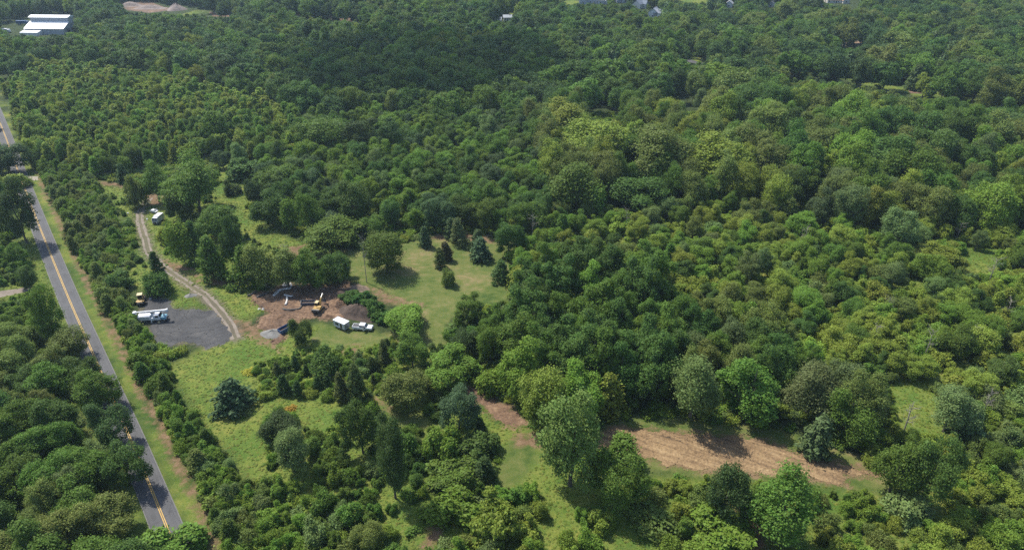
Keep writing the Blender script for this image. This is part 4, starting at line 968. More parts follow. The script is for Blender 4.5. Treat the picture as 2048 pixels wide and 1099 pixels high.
def gn_stuff(name, pts, label, variants):
    """one object: every point carries its own turn, size and kind of plant"""
    coll = bpy.data.collections.new(name + "_kinds")
    ng = bpy.data.node_groups.new(name, 'GeometryNodeTree')
    ng.interface.new_socket("Geometry", in_out='INPUT', socket_type='NodeSocketGeometry')
    ng.interface.new_socket("Geometry", in_out='OUTPUT', socket_type='NodeSocketGeometry')
    n_ = ng.nodes; l_ = ng.links
    gi, go = n_.new('NodeGroupInput'), n_.new('NodeGroupOutput')
    ci = n_.new('GeometryNodeCollectionInfo'); ci.inputs['Collection'].default_value = coll
    ci.inputs['Separate Children'].default_value = True; ci.inputs['Reset Children'].default_value = True
    ip = n_.new('GeometryNodeInstanceOnPoints'); ip.inputs['Pick Instance'].default_value = True
    mp_ = n_.new('GeometryNodeMeshToPoints')
    l_.new(gi.outputs[0], mp_.inputs[0]); l_.new(mp_.outputs[0], ip.inputs['Points']); l_.new(ci.outputs[0], ip.inputs['Instance'])
    for nm, ty, so in (("idx", 'INT', 'Instance Index'), ("rot", 'FLOAT_VECTOR', 'Rotation'), ("siz", 'FLOAT_VECTOR', 'Scale')):
        na = n_.new('GeometryNodeInputNamedAttribute'); na.data_type = ty; na.inputs[0].default_value = nm
        l_.new(na.outputs[0], ip.inputs[so])
    l_.new(ip.outputs[0], go.inputs[0])
    order = {}
    for q, (W, H, me, c) in enumerate(variants):
        po = bpy.data.objects.new("kind_%03d_%s" % (q, name), me); po.color = (*c, 1); coll.objects.link(po)
    me = bpy.data.meshes.new(name); me.vertices.add(len(pts))
    me.vertices.foreach_set("co", np.array([(p_[0], p_[1], 0.0) for p_ in pts], np.float32).ravel())
    me.attributes.new("idx", 'INT', 'POINT').data.foreach_set("value", np.array([p_[2] for p_ in pts], np.int32))
    me.attributes.new("rot", 'FLOAT_VECTOR', 'POINT').data.foreach_set("vector", np.array([(prng.gauss(0, .05), prng.gauss(0, .05), p_[3]) for p_ in pts], np.float32).ravel())
    me.attributes.new("siz", 'FLOAT_VECTOR', 'POINT').data.foreach_set("vector", np.array([p_[4] for p_ in pts], np.float32).ravel())
    me.attributes.new("tint", 'FLOAT_COLOR', 'POINT').data.foreach_set("color", np.array([(*variants[p_[2]][3], 1) for p_ in pts], np.float32).ravel())
    o = link(name, me)
    md = o.modifiers.new("plants", 'NODES'); md.node_group = ng
    return tag(o, label, None, None, "stuff")
def joined(cm, tm, name):
    """crown and trunk as one mesh for the far masses"""
    import bmesh
    bm = bmesh.new(); bm.from_mesh(cm); nfc = len(bm.faces)
    bm.from_mesh(tm); bm.faces.ensure_lookup_table()
    for f_ in bm.faces[nfc:]: f_.material_index = 1
    me = bpy.data.meshes.new(name); bm.to_mesh(me); bm.free()
    me.materials.append(cm.materials[0]); me.materials.append(BARK)
    return me
JOIN = {}
def stuff_of(name, items, label):
    variants, key, pts = [], {}, []
    for kind, x, y, w, h, col, zn, where in items:
        lod = 0 if y < 360 else 1
        ps_ = PROTO.get((kind, lod)) or PROTO[(kind, 0)]
        pi = prng.randrange(len(ps_)); W, H, cm, tm = ps_[pi]
        k = (kind, lod, pi, col)
        if k not in key:
            if tm is not None:
                me = JOIN.get((kind, lod, pi)) or JOIN.setdefault((kind, lod, pi), joined(cm, tm, kind + "_whole"))
            else: me = cm
            key[k] = len(variants); variants.append((W, H, me, PAL[col]))
        e1 = prng.uniform(.82, 1.18); pts.append((x, y, key[k], prng.uniform(0, 6.28), (w / W * e1, w / W / e1, h / H)))
    gn_stuff(name, pts, label, variants)
SN = dict(broadleaf_tree=("broadleaf_woodland", "unbroken green broadleaf woodland covering the far half of the view"), poplar_tree=("feathery_woodland", "scattered tall feathery crowns rising in the far woods"),
          young_tree=("young_woodland", "dense stand of slim young trees beside the far road"), shrub=("scrub", "low leafy scrub covering the ground between the trees"),
          pine_tree=("pine_woodland", "dark pines scattered in the far woods"), cedar_tree=("cedar_scrub", "small cedars scattered in the scrub"))
for nm in SN:
    it = [f for f in REST if NAME[f[0]] == nm]
    if it: stuff_of(SN[nm][0], it, SN[nm][1])

# low growth: weeds in the meadows, brush under and between the trees
def scatter(n, x0, x1, y0, y1): return np.stack([rg.uniform(x0, x1, n), rg.uniform(y0, y1, n)], 1)
rdist = lambda Q: np.minimum.reduce([seg_dist(Q, ROAD[i], ROAD[i + 1]) for i in range(len(ROAD) - 1)])
bare = [PAD, STRIP, PATH, DIG, DRIVE] + DIRT_SPOTS
def bare_dist(Q):
    d = np.full(len(Q), -1e9)
    for pl in bare: d = np.maximum(d, sdf(Q, pl))
    d = np.maximum(d, line_sdf(Q, TRACK, 1.7))
    return np.maximum(d, 3.6 - rdist(Q))
def in_any(Q, polys):
    m_ = np.zeros(len(Q), bool)
    for pl in polys: m_ |= inside(Q, pl)
    return m_
Q = scatter(130000, -190, 190, 84, 300)
m_ = in_any(Q, LUSH) & ~in_any(Q, MOWN) & (bare_dist(Q) < rg.exponential(.35, len(Q)))
Q = Q[m_]
wp = PROTO[('weed', 0)]
wc = [(.215, .270, .050), (.190, .255, .046), (.260, .285, .062), (.160, .235, .042)]
var = [(W, H, cm, c) for (W, H, cm, tm) in wp for c in wc]
gn_stuff("meadow_weeds", [(x, y, int(rg.integers(len(var))), rg.uniform(0, 6.28), (s_, s_, s_ * rg.uniform(.3, .8))) for (x, y), s_ in zip(Q, rg.uniform(.18, .42, len(Q)) * np.where(rg.random(len(Q)) < .02, 1.8, 1.0))], "bright weedy growth filling the meadows", var)
Q = scatter(60000, -260, 300, 84, 400)
pxy = np.stack(proj(Q[:, 0], Q[:, 1], 0.8)[:2], 1)
m_ = (bare_dist(Q) < -0.8) & (rdist(Q) > 8.4) & ~in_any(Q, MOWN)
for o in OPEN[:17]: m_ &= ~inside(pxy, o)
m_ &= ~in_any(Q, LUSH) | (rg.random(len(Q)) < .05)
Q = Q[m_ & (rg.random(len(Q)) < .55)]
bp = PROTO[('brush', 0)]
var = [(W, H, cm, PAL[c]) for (W, H, cm, tm) in bp for c in ('oak', 'bright', 'lime', 'silver', 'yellow')]
gn_stuff("undergrowth", [(x, y, int(rg.integers(len(var))), rg.uniform(0, 6.28), (s_, s_, s_ * rg.uniform(.7, 1.5))) for (x, y), s_ in zip(Q, rg.uniform(.6, 1.5, len(Q)))], "low tangled undergrowth between the trees and bushes", var)

# ------------------------------------------------------------------ earth heaps and the diggings
def mound(name, cx, cy, rx, ry, h, rz, mat, seed, amp=.18, label=None, cat=None, sharp=1.0, step=28):
    rg_ = np.random.default_rng(seed)
    V, F = [], []
    rings, seg = 14, step
    ph = rg_.uniform(0, 6.28, 4)
    for i in range(rings + 1):
        t = i / rings
        for k in range(seg):
            a = 6.283 * k / seg
            rr = t * (1 + .10 * math.sin(2 * a + ph[0]) + .07 * math.sin(3 * a + ph[1]) + .04 * math.sin(5 * a + ph[2]))
            z = h * (1 - t ** sharp) * (1 + .12 * math.sin(3 * a + ph[3])) if sharp <= 1.2 else h * (math.cos(min(t, 1) * math.pi) * .5 + .5)
            z += rg_.normal(0, amp) * min(1, (1 - t) * 3) * .5
            x, y = rx * rr * math.cos(a), ry * rr * math.sin(a)
            V.append((x, y, max(z, 0.0) - (0.05 if i == rings else 0) + .01))
    for i in range(rings):
        for k in range(seg):
            F.append((i * seg + k, (i + 1) * seg + k, (i + 1) * seg + (k + 1) % seg, i * seg + (k + 1) % seg))
    o = link(name, mesh_np(name, V, F, mat), None, (cx, cy, 0), rz)
    return tag(o, label, cat)
STONE = grain_material("crushed_stone", [(0.30, (0.09, 0.087, 0.08)), (0.5, (0.165, 0.16, 0.145)), (0.70, (0.26, 0.25, 0.225))], 7, 0.95, 0.08, 6, 0.6)
LOAM = grain_material("dark_loam", [(0.34, (0.026, 0.018, 0.013)), (0.5, (0.058, 0.039, 0.028)), (0.68, (0.11, 0.078, 0.056))], 3, 0.95, 0.2, 7, 0.5)
TANSOIL = grain_material("tan_heap_soil", [(0.30, (0.075, 0.055, 0.038)), (0.5, (0.145, 0.105, 0.072)), (0.70, (0.24, 0.18, 0.125))], 2.5, 0.95, 0.15, 7, 0.4)
FARHEAP = grain_material("far_heap_soil", [(0.30, (0.11, 0.085, 0.075)), (0.5, (0.19, 0.15, 0.13)), (0.70, (0.30, 0.24, 0.20))], 0.4, 0.95, 0.0, 7, 0.05)
x, y, _ = at(545, 667); mound("stone_pile", x, y, 3.4, 2.9, 1.25, .3, STONE, 1, .05, "low grey crushed stone pile next to the blue container", "stone pile", 1.0, 40)
x, y, _ = at(381, 591); mound("stone_pile", x, y, 1.9, 1.5, .8, .2, STONE, 2, .05, "small grey stone heap on weeds between track and gravel lot", "stone pile", 1.0)
x, y, _ = at(722, 628); mound("soil_mound", x - 0.6, y + 0.5, 7.8, 4.8, 3.0, -.60, LOAM, 3, .45, "big dark earth mound with leafy vines on its back", "soil mound", 1.5, 44)
x, y, _ = at(717, 577); mound("soil_mound", x, y, 4.2, 2.2, 1.5, -.3, TANSOIL, 4, .2, "light brown earth heap behind the vine-covered mound", "soil mound", 1.5)
x, y, _ = at(682, 588); mound("soil_mound", x, y, 3.6, 2.4, 1.3, .5, LOAM, 5, .2, "dark earth heap in shade behind the excavator", "soil mound", 1.5)
x, y, _ = at(676, 610); mound("soil_mound", x, y, 3.2, 2.4, 1.4, .9, SOIL, 12, .2, "reddish-brown spoil heap right of the excavator", "soil mound", 1.5)
for bx, rr, hh_, lab in (((302, 17), (20, 7), 3.5, "long grey-brown earth bank at the far top left"), ((262, 12), (16, 7), 4, "grey earth bank left of a longer one at the far top left"), ((353, 20), (11, 8), 6.5, "pointed pale brown earth pile beside a far green bank")):
    x, y, _ = at(*bx); mound("earth_pile", x, y, rr[0], rr[1], hh_, .05, FARHEAP, int(bx[0]), .3, lab, "earth pile", 1.0 if rr[0] < 15 else 1.5, 40)

for px, py, rx_, ry_, h_, sd__, lab in ((540, 592, 2.6, 1.4, .8, 31, "small brown soil heap at the upper left of the dug soil"), (596, 588, 2.2, 1.5, .9, 32, "brown soil heap between the pale sleeves and the dark container"), (655, 633, 3.0, 1.2, .6, 33, "low brown soil ridge just below the excavator"), (560, 636, 2.6, 1.2, .5, 34, "low soil ridge at the near left of the dug hole")):
    x, y, _ = at(px, py); mound("soil_mound", x, y, rx_, ry_, h_, .3 * (sd__ - 32), SOIL, sd__, .25, lab, "soil mound", 1.5, 22)
def rubble(name, poly, n, mat, seed, lo, hi, label):
    rr = np.random.default_rng(seed); V, F = [], []
    b0, b1 = poly.min(0), poly.max(0)
    Q = np.stack([rr.uniform(b0[0], b1[0], n * 4), rr.uniform(b0[1], b1[1], n * 4)], 1); Q = Q[sdf(Q, poly) > -.6][:n]
    for x, y in Q:
        s_ = rr.uniform(lo, hi) * (2.0 if rr.random() < .06 else 1); k = len(V)
        V += [(x + a * s_ * rr.uniform(.6, 1.2), y + b_ * s_ * rr.uniform(.6, 1.2), max(.0, c * s_ * .8) + .05) for a, b_, c in ((1, 0, .2), (0, 1, .2), (-1, 0, .2), (0, -1, .2), (.1, .1, 1.2))]
        F += [(k, k + 1, k + 4), (k + 1, k + 2, k + 4), (k + 2, k + 3, k + 4), (k + 3, k, k + 4)]
    return tag(link(name, mesh_np(name, V, F, mat)), label, None, None, "stuff")
rubble("soil_clods", DIG, 900, SOIL, 51, .12, .34, "loose clods and stones on the dug soil")
rubble("strip_clods", STRIP, 1500, STRAW_SOIL, 52, .08, .22, "loose clods on the bare tan strip")
rubble("yard_stones", PAD, 500, GRAV, 53, .06, .16, "loose stones on the gravel lot")
# leafy vines over the mound: overlapping clumps along its back
for px, py, w, h, lab in ((694, 596, 4.6, 2.6, "vine clump at the upper left tip of the vine band on the dark mound"), (709, 600, 5.4, 3.6, "vine clump second from the upper left on the dark mound"), (725, 609, 5.8, 4.3, "vine clump in the middle of the dark mound's vine band"),
                          (741, 619, 5.8, 4.4, "vine clump right of the middle of the dark mound's vine band"), (756, 630, 5.4, 3.8, "vine clump second from the lower right on the dark mound"), (768, 640, 4.6, 2.8, "vine clump at the lower right tip of the vine band on the dark mound")):
    x, y, _ = at(px + 2, py + 4)
    plant('vine', x, y, w * 1.15, h * 1.15, (.085, .170, .034), lab)

# curved pale tubes and dark banks round the hole
PALE = paint("pale_sleeve", (0.55, 0.53, 0.49), 0.7, dirt=.45)
DARKW = paint("dark_sleeve", (0.035, 0.032, 0.030), 0.8, dirt=.6)
def zx(cx, cy): return at(490 + cx / 12.05, 550 + cy / 12.05)
def sleeve(pts, r, mat, label, seed):
    rr = random.Random(seed)
    P = smooth_line([zx(*q)[:2] for q in pts], 5)
    mb = MB(); mb.tube([(a, b_, r * .8 + rr.uniform(-.03, .03)) for a, b_ in P], [r * rr.uniform(.85, 1.12) for _ in P], 8)
    tag(mb.build("sediment_sleeve", mat, smooth=True), label, "sleeve", None)
sleeve([(680, 520), (780, 450), (860, 380), (950, 350), (1060, 340)], .34, PALE, "long pale curved sleeve on the upper side of the dug soil", 1)
sleeve([(690, 480), (760, 410), (830, 360), (880, 345)], .22, PALE, "thin pale sleeve running along a thicker pale one", 2)
sleeve([(1075, 350), (1120, 290), (1110, 230), (1060, 180)], .32, PALE, "pale sleeve bending up to the white heap under the trees", 3)
sleeve([(950, 485), (1030, 510), (1090, 520), (1150, 515)], .30, PALE, "short pale sleeve across the top of the dug hole", 4)
sleeve([(1015, 530), (1020, 600), (1005, 670), (980, 730)], .36, PALE, "short white sleeve pointing down into the dug hole", 5)
sleeve([(70, 515), (150, 480), (250, 430)], .38, DARKW, "short dark sleeve at the left end of the dug soil", 6)
sleeve([(290, 560), (400, 510), (500, 470), (570, 440)], .46, DARKW, "long dark sleeve left of the pale ones", 7)
sleeve([(920, 820), (1000, 850), (1150, 850), (1280, 835)], .36, DARKW, "dark sleeve along the near rim of the dug hole", 8)
sleeve([(1280, 840), (1350, 790), (1370, 690), (1330, 620)], .34, DARKW, "dark sleeve curving up the hole's right rim", 9)
x, y, _ = zx(1000, 230); mound("rubble_heap", x, y, 1.5, 1.9, .9, .4, PALE, 21, .2, "whitish rubble heap at the foot of the trees above the hole", "rubble", 1.2, 20)
for cx_, cy_, sz_, lab in ((440, 815, .5, "whitish stone on the grass left of the dug soil"), (340, 810, .4, "pale stone nearer the left grass beside a whiter one"), (1460, 570, .4, "pale stone behind the dark container")):
    x, y, _ = zx(cx_, cy_); mound("boulder", x, y, sz_ * 1.3, sz_, sz_ * .9, .4, PALE, int(cx_), .05, lab, "stone", 1.6, 12)
for i, (a, b_, c_, d_, lab) in enumerate(((1150, 480, 1310, 290, "thin dead log leaning by the trees above the hole"), (1230, 430, 1340, 480, "pale log on the ground right of the leaning one"), (1810, 330, 1960, 390, "pale branch lying in shade behind the excavator"))):
    p0, p1 = zx(a, b_), zx(c_, d_)
    mb = MB(); mb.tube([(p0[0], p0[1], .2), ((p0[0] + p1[0]) / 2, (p0[1] + p1[1]) / 2 + .2, .35), (p1[0], p1[1], .25)], [.17, .14, .06], 6)
    tag(mb.build("fallen_log", DEADWOOD), lab, "log")

# ------------------------------------------------------------------ vehicles and boxes (x forward, y to the left, z up)
def wheels(root, spots, r, w, hub=CHROME):
    for (x, y) in spots:
        t = MB().wheel(x, y, r, r, w).build("wheel", RUBBER, root)
        MB().wheel(x, y, r, r * .52, w + .03, 12).build("rim", hub, t)
def mirror_lamps(root, x, ys, z, mat, name, s=(.06, .16, .08)):
    for y_ in ys: MB().box(x - s[0], x + s[0], y_ - s[1], y_ + s[1], z - s[2], z + s[2]).build(name, mat, root)

# pickup truck
x, y, _ = at(726, 658)
pk = empty("pickup_truck", (x, y, .02), R(-7), "white pickup truck hitched before a white trailer, driver's side door open", "pickup truck")
MB().prism_y([(-3.05, .55), (3.0, .55), (3.08, .75), (3.05, 1.05), (2.9, 1.20), (1.35, 1.28), (-3.05, 1.28)], -.98, .98).build("body", WHITE, pk, .05)
cb = MB().prism_y([(-.95, 1.28), (1.45, 1.28), (.85, 1.86), (.6, 1.93), (-.70, 1.93), (-.90, 1.86)], -.84, .84).build("cab", WHITE, pk, .05)
MB().prism_y([(1.49, 1.27), (1.54, 1.27), (.92, 1.86), (.87, 1.86)], -.74, .74).build("windshield", GLASS, cb)
for s_ in (-1, 1):
    y0_, y1_ = (.842, .856) if s_ > 0 else (-.856, -.842)
    MB().prism_y([(-.85, 1.36), (-.05, 1.36), (-.05, 1.80), (-.74, 1.80)], y0_, y1_).build("side_window", GLASS, cb)
    MB().prism_y([(.02, 1.36), (1.25, 1.36), (.80, 1.80), (.02, 1.80)], y0_, y1_).build("side_window", GLASS, cb)
MB().box(-.965, -.952, -.7, .7, 1.4, 1.78).build("rear_window", GLASS, cb)
MB().box(-2.95, -1.02, -.80, .80, 1.282, 1.30).build("bed_liner", BLACKM, pk)
for s_ in (-1, 1): MB().box(-3.0, -1.0, s_ * .88 - .07, s_ * .88 + .07, 1.28, 1.36).build("bed_rail", WHITE, pk)
MB().box(-3.06, -2.96, -.9, .9, 1.28, 1.37).build("tailgate", WHITE, pk)
MB().box(3.08, 3.2, -.95, .95, .5, .72).build("bumper", CHROME, pk, .03); MB().box(-3.2, -3.06, -.95, .95, .5, .70).build("bumper", CHROME, pk, .03)
MB().box(3.05, 3.10, -.55, .55, .76, 1.04).build("grille", BLACKM, pk)
mirror_lamps(pk, 3.05, (-.78, .78), .95, CHROME, "headlight"); mirror_lamps(pk, -3.06, (-.9, .9), 1.05, REDL, "tail_light", (.03, .07, .15))
wheels(pk, [(2.0, -.86), (2.0, .86), (-1.9, -.86), (-1.9, .86)], .40, .28)
dM = Matrix.Translation((1.2, -.98, 0)) @ Matrix.Rotation(R(60), 4, 'Z')
dr = MB().box(-1.1, 0, -.06, 0, .62, 1.28, M=dM).box(-1.0, -.05, -.05, -.02, 1.28, 1.80, .1, 0, M=dM).build("door", WHITE, pk)
MB().box(-.92, -.12, -.075, -.062, 1.34, 1.72, .08, 0, M=dM).build("door_window", GLASS, dr)

# white trailer
x, y, _ = at(684, 655)
tr = empty("box_trailer", (x, y, .02), R(-33), "white boxy trailer with a dark open side door beside the earth mound", "trailer")
MB().box(-2.3, 2.3, -1.05, 1.05, .55, 2.60).build("box_body", WHITE_DULL, tr, .03)
rf = MB()
rf.box(-2.42, 2.42, -1.15, 1.15, 2.602, 2.70).build("roof", WHITE, tr, .02)
MB().box(.5, 1.35, -1.075, -1.053, .7, 2.35).build("doorway", BLACKM, tr)
MB().box(-1.5, -.2, -1.07, -1.053, 1.25, 2.1).build("window", GLASS, tr)
MB().box(1.38, 2.2, -1.12, -1.06, .7, 2.35).build("open_door", WHITE_DULL, tr)
MB().box(2.303, 2.32, -.9, .9, .75, 2.4).build("front_panel", GREYM, tr)
MB().tube([(2.3, -.6, .5), (3.5, 0, .5)], .05, 6).tube([(2.3, .6, .5), (3.5, 0, .5)], .05, 6).build("tow_bar", BLACKM, tr)
MB().tube([(3.2, 0, .5), (3.2, 0, .02)], .04, 6).build("jack", GREYM, tr)
wheels(tr, [(-.75, -.98), (.05, -.98), (-.75, .98), (.05, .98)], .36, .22)
for s_ in (-1, 1): MB().box(-1.2, .5, s_ * 1.06 - .12, s_ * 1.06 + .12, .76, .82).build("fender", WHITE, tr)

# bucket truck
x, y, _ = at(309, 641)
bt = empty("bucket_truck", (x, y, .02), R(7), "long white bucket truck with a folded boom on the gravel lot", "bucket truck")
MB().box(-4.2, 4.0, -.45, .45, .62, .95).build("chassis", BLACKM, bt)
MB().prism_y([(-4.3, 1.0), (-.6, 1.0), (-.6, 2.35), (-4.3, 2.35)], -1.2, 1.2).build("tool_body", WHITE, bt, .04)
for i in range(3):
    for s_ in (-1, 1): MB().box(-4.1 + i * 1.15, -3.1 + i * 1.15, s_ * 1.21 - .012, s_ * 1.21 + .012, 1.15, 2.2).build("locker_door", WHITE_DULL, bt)
MB().box(-.55, .35, -1.15, 1.15, .75, 1.55).build("side_bin", WHITE, bt, .04)
cab_ = MB().prism_y([(.5, .85), (2.35, .85), (2.3, 1.75), (1.95, 2.55), (.65, 2.6), (.5, 2.5)], -1.12, 1.12).build("cab", WHITE, bt, .06)
MB().prism_y([(2.36, 1.78), (2.41, 1.78), (2.06, 2.5), (2.0, 2.5)], -1.0, 1.0).build("windshield", GLASS, cab_)
for s_ in (-1, 1): MB().box(.85, 1.95, s_ * 1.13 - .012, s_ * 1.13 + .012, 1.75, 2.4, .12, 0).build("side_window", GLASS, cab_)
MB().prism_y([(2.42, .85), (4.0, .85), (4.02, 1.35), (3.85, 1.68), (2.42, 1.78)], -.95, .95).build("hood", TEAL, bt, .08)
MB().box(4.03, 4.15, -1.1, 1.1, .6, .95).build("bumper", BLACKM, bt, .03)
MB().box(4.02, 4.05, -.5, .5, 1.0, 1.4).build("grille", CHROME, bt)
mirror_lamps(bt, 4.03, (-.75, .75), 1.2, CHROME, "headlight")
for s_ in (-1, 1): MB().box(2.9, 3.9, s_ * 1.0 - .16, s_ * 1.0 + .16, 1.02, 1.14).build("fender", TEAL, bt, .03)
wheels(bt, [(3.3, -.98), (3.3, .98), (-2.6, -.95), (-2.6, .95)], .52, .34)
MB().tube([(-.1, 0, 1.55), (-.1, 0, 2.9)], [.5, .38], 12).build("turret", WHITE, bt)
MB().box(-.5, .5, -.35, .35, 2.9, 3.3).build("turret_head", GREYM, bt, .03)
lb = MB().tube([(-.1, .15, 3.2), (4.4, .15, 3.25)], .21, 8).build("lower_boom", WHITE, bt)
MB().box(4.2, 4.75, -.35, .45, 2.95, 3.95).build("elbow", WHITE, bt, .05)
ub = MB().tube([(4.5, -.2, 3.82), (-4.6, -.2, 3.55)], [.24, .17], 8).build("upper_boom", WHITE, bt)
MB().box(-5.4, -4.6, -.75, .30, 2.75, 3.75, -.06, -.06).build("bucket", WHITE_DULL, bt, .05)
MB().box(3.2, 3.4, -.45, .45, 1.72, 2.98).build("boom_rest", WHITE, bt)
for s_ in (-1, 1): MB().tube([(-3.9, s_ * 1.0, 2.4), (-1.0, s_ * 1.0, 2.4)], .05, 6).tube([(-3.9, s_ * 1.0, 2.35), (-3.9, s_ * 1.0, 2.45)], .05, 6).build("hand_rail", CHROME, bt)
for s_ in (-1, 1): MB().box(-.5, -.2, s_ * 1.25 - .1, s_ * 1.25 + .1, .05, 1.3).build("outrigger", WHITE, bt)

# wheel loader, seen from behind
x, y, _ = at(284, 604)
wl = empty("wheel_loader", (x, y, .02), R(108), "yellow wheel loader with a pale cab parked at the gravel lot's edge", "wheel loader")
MB().prism_y([(-2.6, .7), (-.3, .7), (-.3, 1.85), (-1.4, 1.8), (-2.55, 1.55)], -.75, .75).build("engine_cover", YELLOW, wl, .06)
MB().box(-2.85, -2.6, -.85, .85, .6, 1.35).build("counterweight", BLACKM, wl, .05)
MB().box(-2.64, -2.58, -.45, .45, 1.36, 1.54).build("rear_grille", BLACKM, wl)
MB().prism_y([(-.25, .75), (1.6, .75), (1.5, 1.35), (-.25, 1.5)], -.55, .55).build("front_frame", YELLOW, wl, .05)
cb = MB().box(-.9, .55, -.68, .68, 1.86, 3.05, .08, .05).build("cab", GLASS, wl)
MB().box(-1.0, .75, -.82, .82, 3.052, 3.2).build("roof", CREAM, cb, .04)
for x_, y_ in ((-.88, -.7), (-.88, .7), (.56, -.7), (.56, .7)): MB().box(x_ - .05, x_ + .05, y_ - .05, y_ + .05, 1.86, 3.05).build("pillar", CREAM, cb)
for s_ in (-1, 1): MB().tube([(.9, s_ * .45, 1.5), (2.1, s_ * .45, 1.35), (2.9, s_ * .45, .6)], .13, 6).build("lift_arm", YELLOW, wl)
MB().prism_y([(2.8, .15), (3.9, .12), (3.85, .25), (3.1, .35), (2.95, 1.05), (2.8, 1.0)], -1.3, 1.3).build("bucket", CREAM, wl, .02)
wheels(wl, [(1.2, -.95), (1.2, .95), (-1.6, -.95), (-1.6, .95)], .68, .5, YELLOW)
for s_ in (-1, 1): MB().box(-2.2, -1.0, s_ * .98 - .22, s_ * .98 + .22, 1.42, 1.5).build("fender", YELLOW, wl)
MB().tube([(-1.9, -.4, 1.6), (-1.9, -.4, 2.3)], .05, 6).build("exhaust_pipe", BLACKM, wl)

# excavator
x, y, _ = at(638, 622)
ex = empty("excavator", (x, y, .03), R(80), "yellow excavator working at the edge of the dug hole", "excavator")
for s_ in (-1, 1):
    t = MB().prism_y([(-1.6, .02), (1.6, .02), (1.95, .4), (1.75, .8), (-1.75, .8), (-1.95, .4)], s_ * 1.1 - .28, s_ * 1.1 + .28).build("track", RUBBER, ex, .04)
    MB().prism_y([(-1.4, .25), (1.4, .25), (1.4, .6), (-1.4, .6)], s_ * 1.1 - .30, s_ * 1.1 + .30).build("track_frame", YELLOW, t)
MB().tube([(0, 0, .6), (0, 0, 1.0)], .75, 16).build("slew_ring", BLACKM, ex)
MB().box(-1.9, 1.2, -1.25, 1.25, 1.0, 1.25).build("deck", BLACKM, ex)
MB().box(-1.8, .2, -1.2, 1.2, 1.252, 1.85).box(-1.2, .15, -1.15, .1, 1.85, 2.1).build("engine_cover", YELLOW, ex, .06)
MB().prism_y([(-2.55, 1.05), (-1.85, 1.0), (-1.85, 1.95), (-2.45, 1.9)], -1.28, 1.28).build("counterweight", BLACKM, ex, .1)
MB().box(-2.50, -2.40, -.9, .9, .98, 1.05).build("tail_plate", BLACKM, ex)
cb = MB().box(.22, 1.7, .25, 1.22, 1.252, 2.75, .06, .03).build("cab", GLASS, ex)
MB().box(.15, 1.75, .2, 1.27, 2.752, 2.88).build("roof", CREAM, cb, .04)
for x_, y_ in ((.25, .28), (.25, 1.2), (1.66, .28), (1.66, 1.2)): MB().box(x_ - .05, x_ + .05, y_ - .05, y_ + .05, 1.25, 2.75).build("pillar", YELLOW, cb)
for pts, r_, nm in (([(.9, -.15, 1.5), (2.2, -.15, 3.4), (3.9, -.15, 4.0)], [.28, .32, .22], "boom"), ([(3.7, -.15, 4.2), (4.6, -.15, 1.9)], [.24, .15], "stick")):
    MB().tube(pts, r_, 6).build(nm, YELLOW if nm == "boom" else BLACKM, ex)
MB().prism_y([(4.4, 2.0), (4.8, 1.9), (4.9, 1.2), (4.4, .8), (3.9, 1.0), (4.15, 1.3)], -.65, .35).build("bucket", BLACKM, ex)
MB().tube([(1.2, -.15, 1.3), (2.4, -.15, 2.9)], .08, 6).tube([(2.4, -.15, 3.8), (3.7, -.15, 4.45)], .07, 6).build("hydraulic_ram", CHROME, ex)

# dark container in the hole, blue container by the stone pile
def skip(name, px, py, rz, L_, W_, H_, mat, label):
    x, y, _ = at(px, py)
    e = empty(name, (x, y, .02), rz, label, "container")
    mb = MB()
    mb.box(-L_ / 2, L_ / 2, -W_ / 2, W_ / 2, .2, .3)
    for s_ in (-1, 1): mb.box(-L_ / 2, L_ / 2, s_ * W_ / 2 - .05, s_ * W_ / 2 + .05, .302, H_)
    mb.box(-L_ / 2 - .05, -L_ / 2 + .05, -W_ / 2 + .052, W_ / 2 - .052, .302, H_); mb.box(L_ / 2 - .05, L_ / 2 + .05, -W_ / 2 + .052, W_ / 2 - .052, .302, H_ * .9)
    mb.build("walls", mat, e)
    for s_ in (-1, 1):
        rb = MB()
        for k in range(6):
            q = -L_ / 2 + .3 + k * (L_ - .6) / 5; rb.box(q - .06, q + .06, s_ * (W_ / 2 + .11) - .055, s_ * (W_ / 2 + .11) + .055, .3, H_ - .05)
        rb.build("ribs", mat, e)
        MB().tube([(-L_ / 2, s_ * W_ / 2, H_ + .05), (L_ / 2, s_ * W_ / 2, H_ + .05)], .07, 6).build("top_rail", mat, e)
    for sx in (-1, 1):
        for s_ in (-1, 1): MB().wheel(sx * L_ * .4, s_ * W_ * .4, .11, .11, .12, 10).build("roller", BLACKM, e)
    MB().box(-L_ / 2 + .1, L_ / 2 - .1, -W_ / 2 + .1, W_ / 2 - .1, .31, H_ * .55).build("load", LOAM, e)
    return e
skip("dump_container", 572, 661, R(52), 4.4, 1.9, 1.35, BLUE, "blue open container half hidden behind a round shrub")
skip("dump_container", 616, 608, R(4), 4.2, 1.9, .9, paint("slate_paint", (0.05, 0.065, 0.10), .5, dirt=.3), "dark slate open container in tree shade left of the excavator")

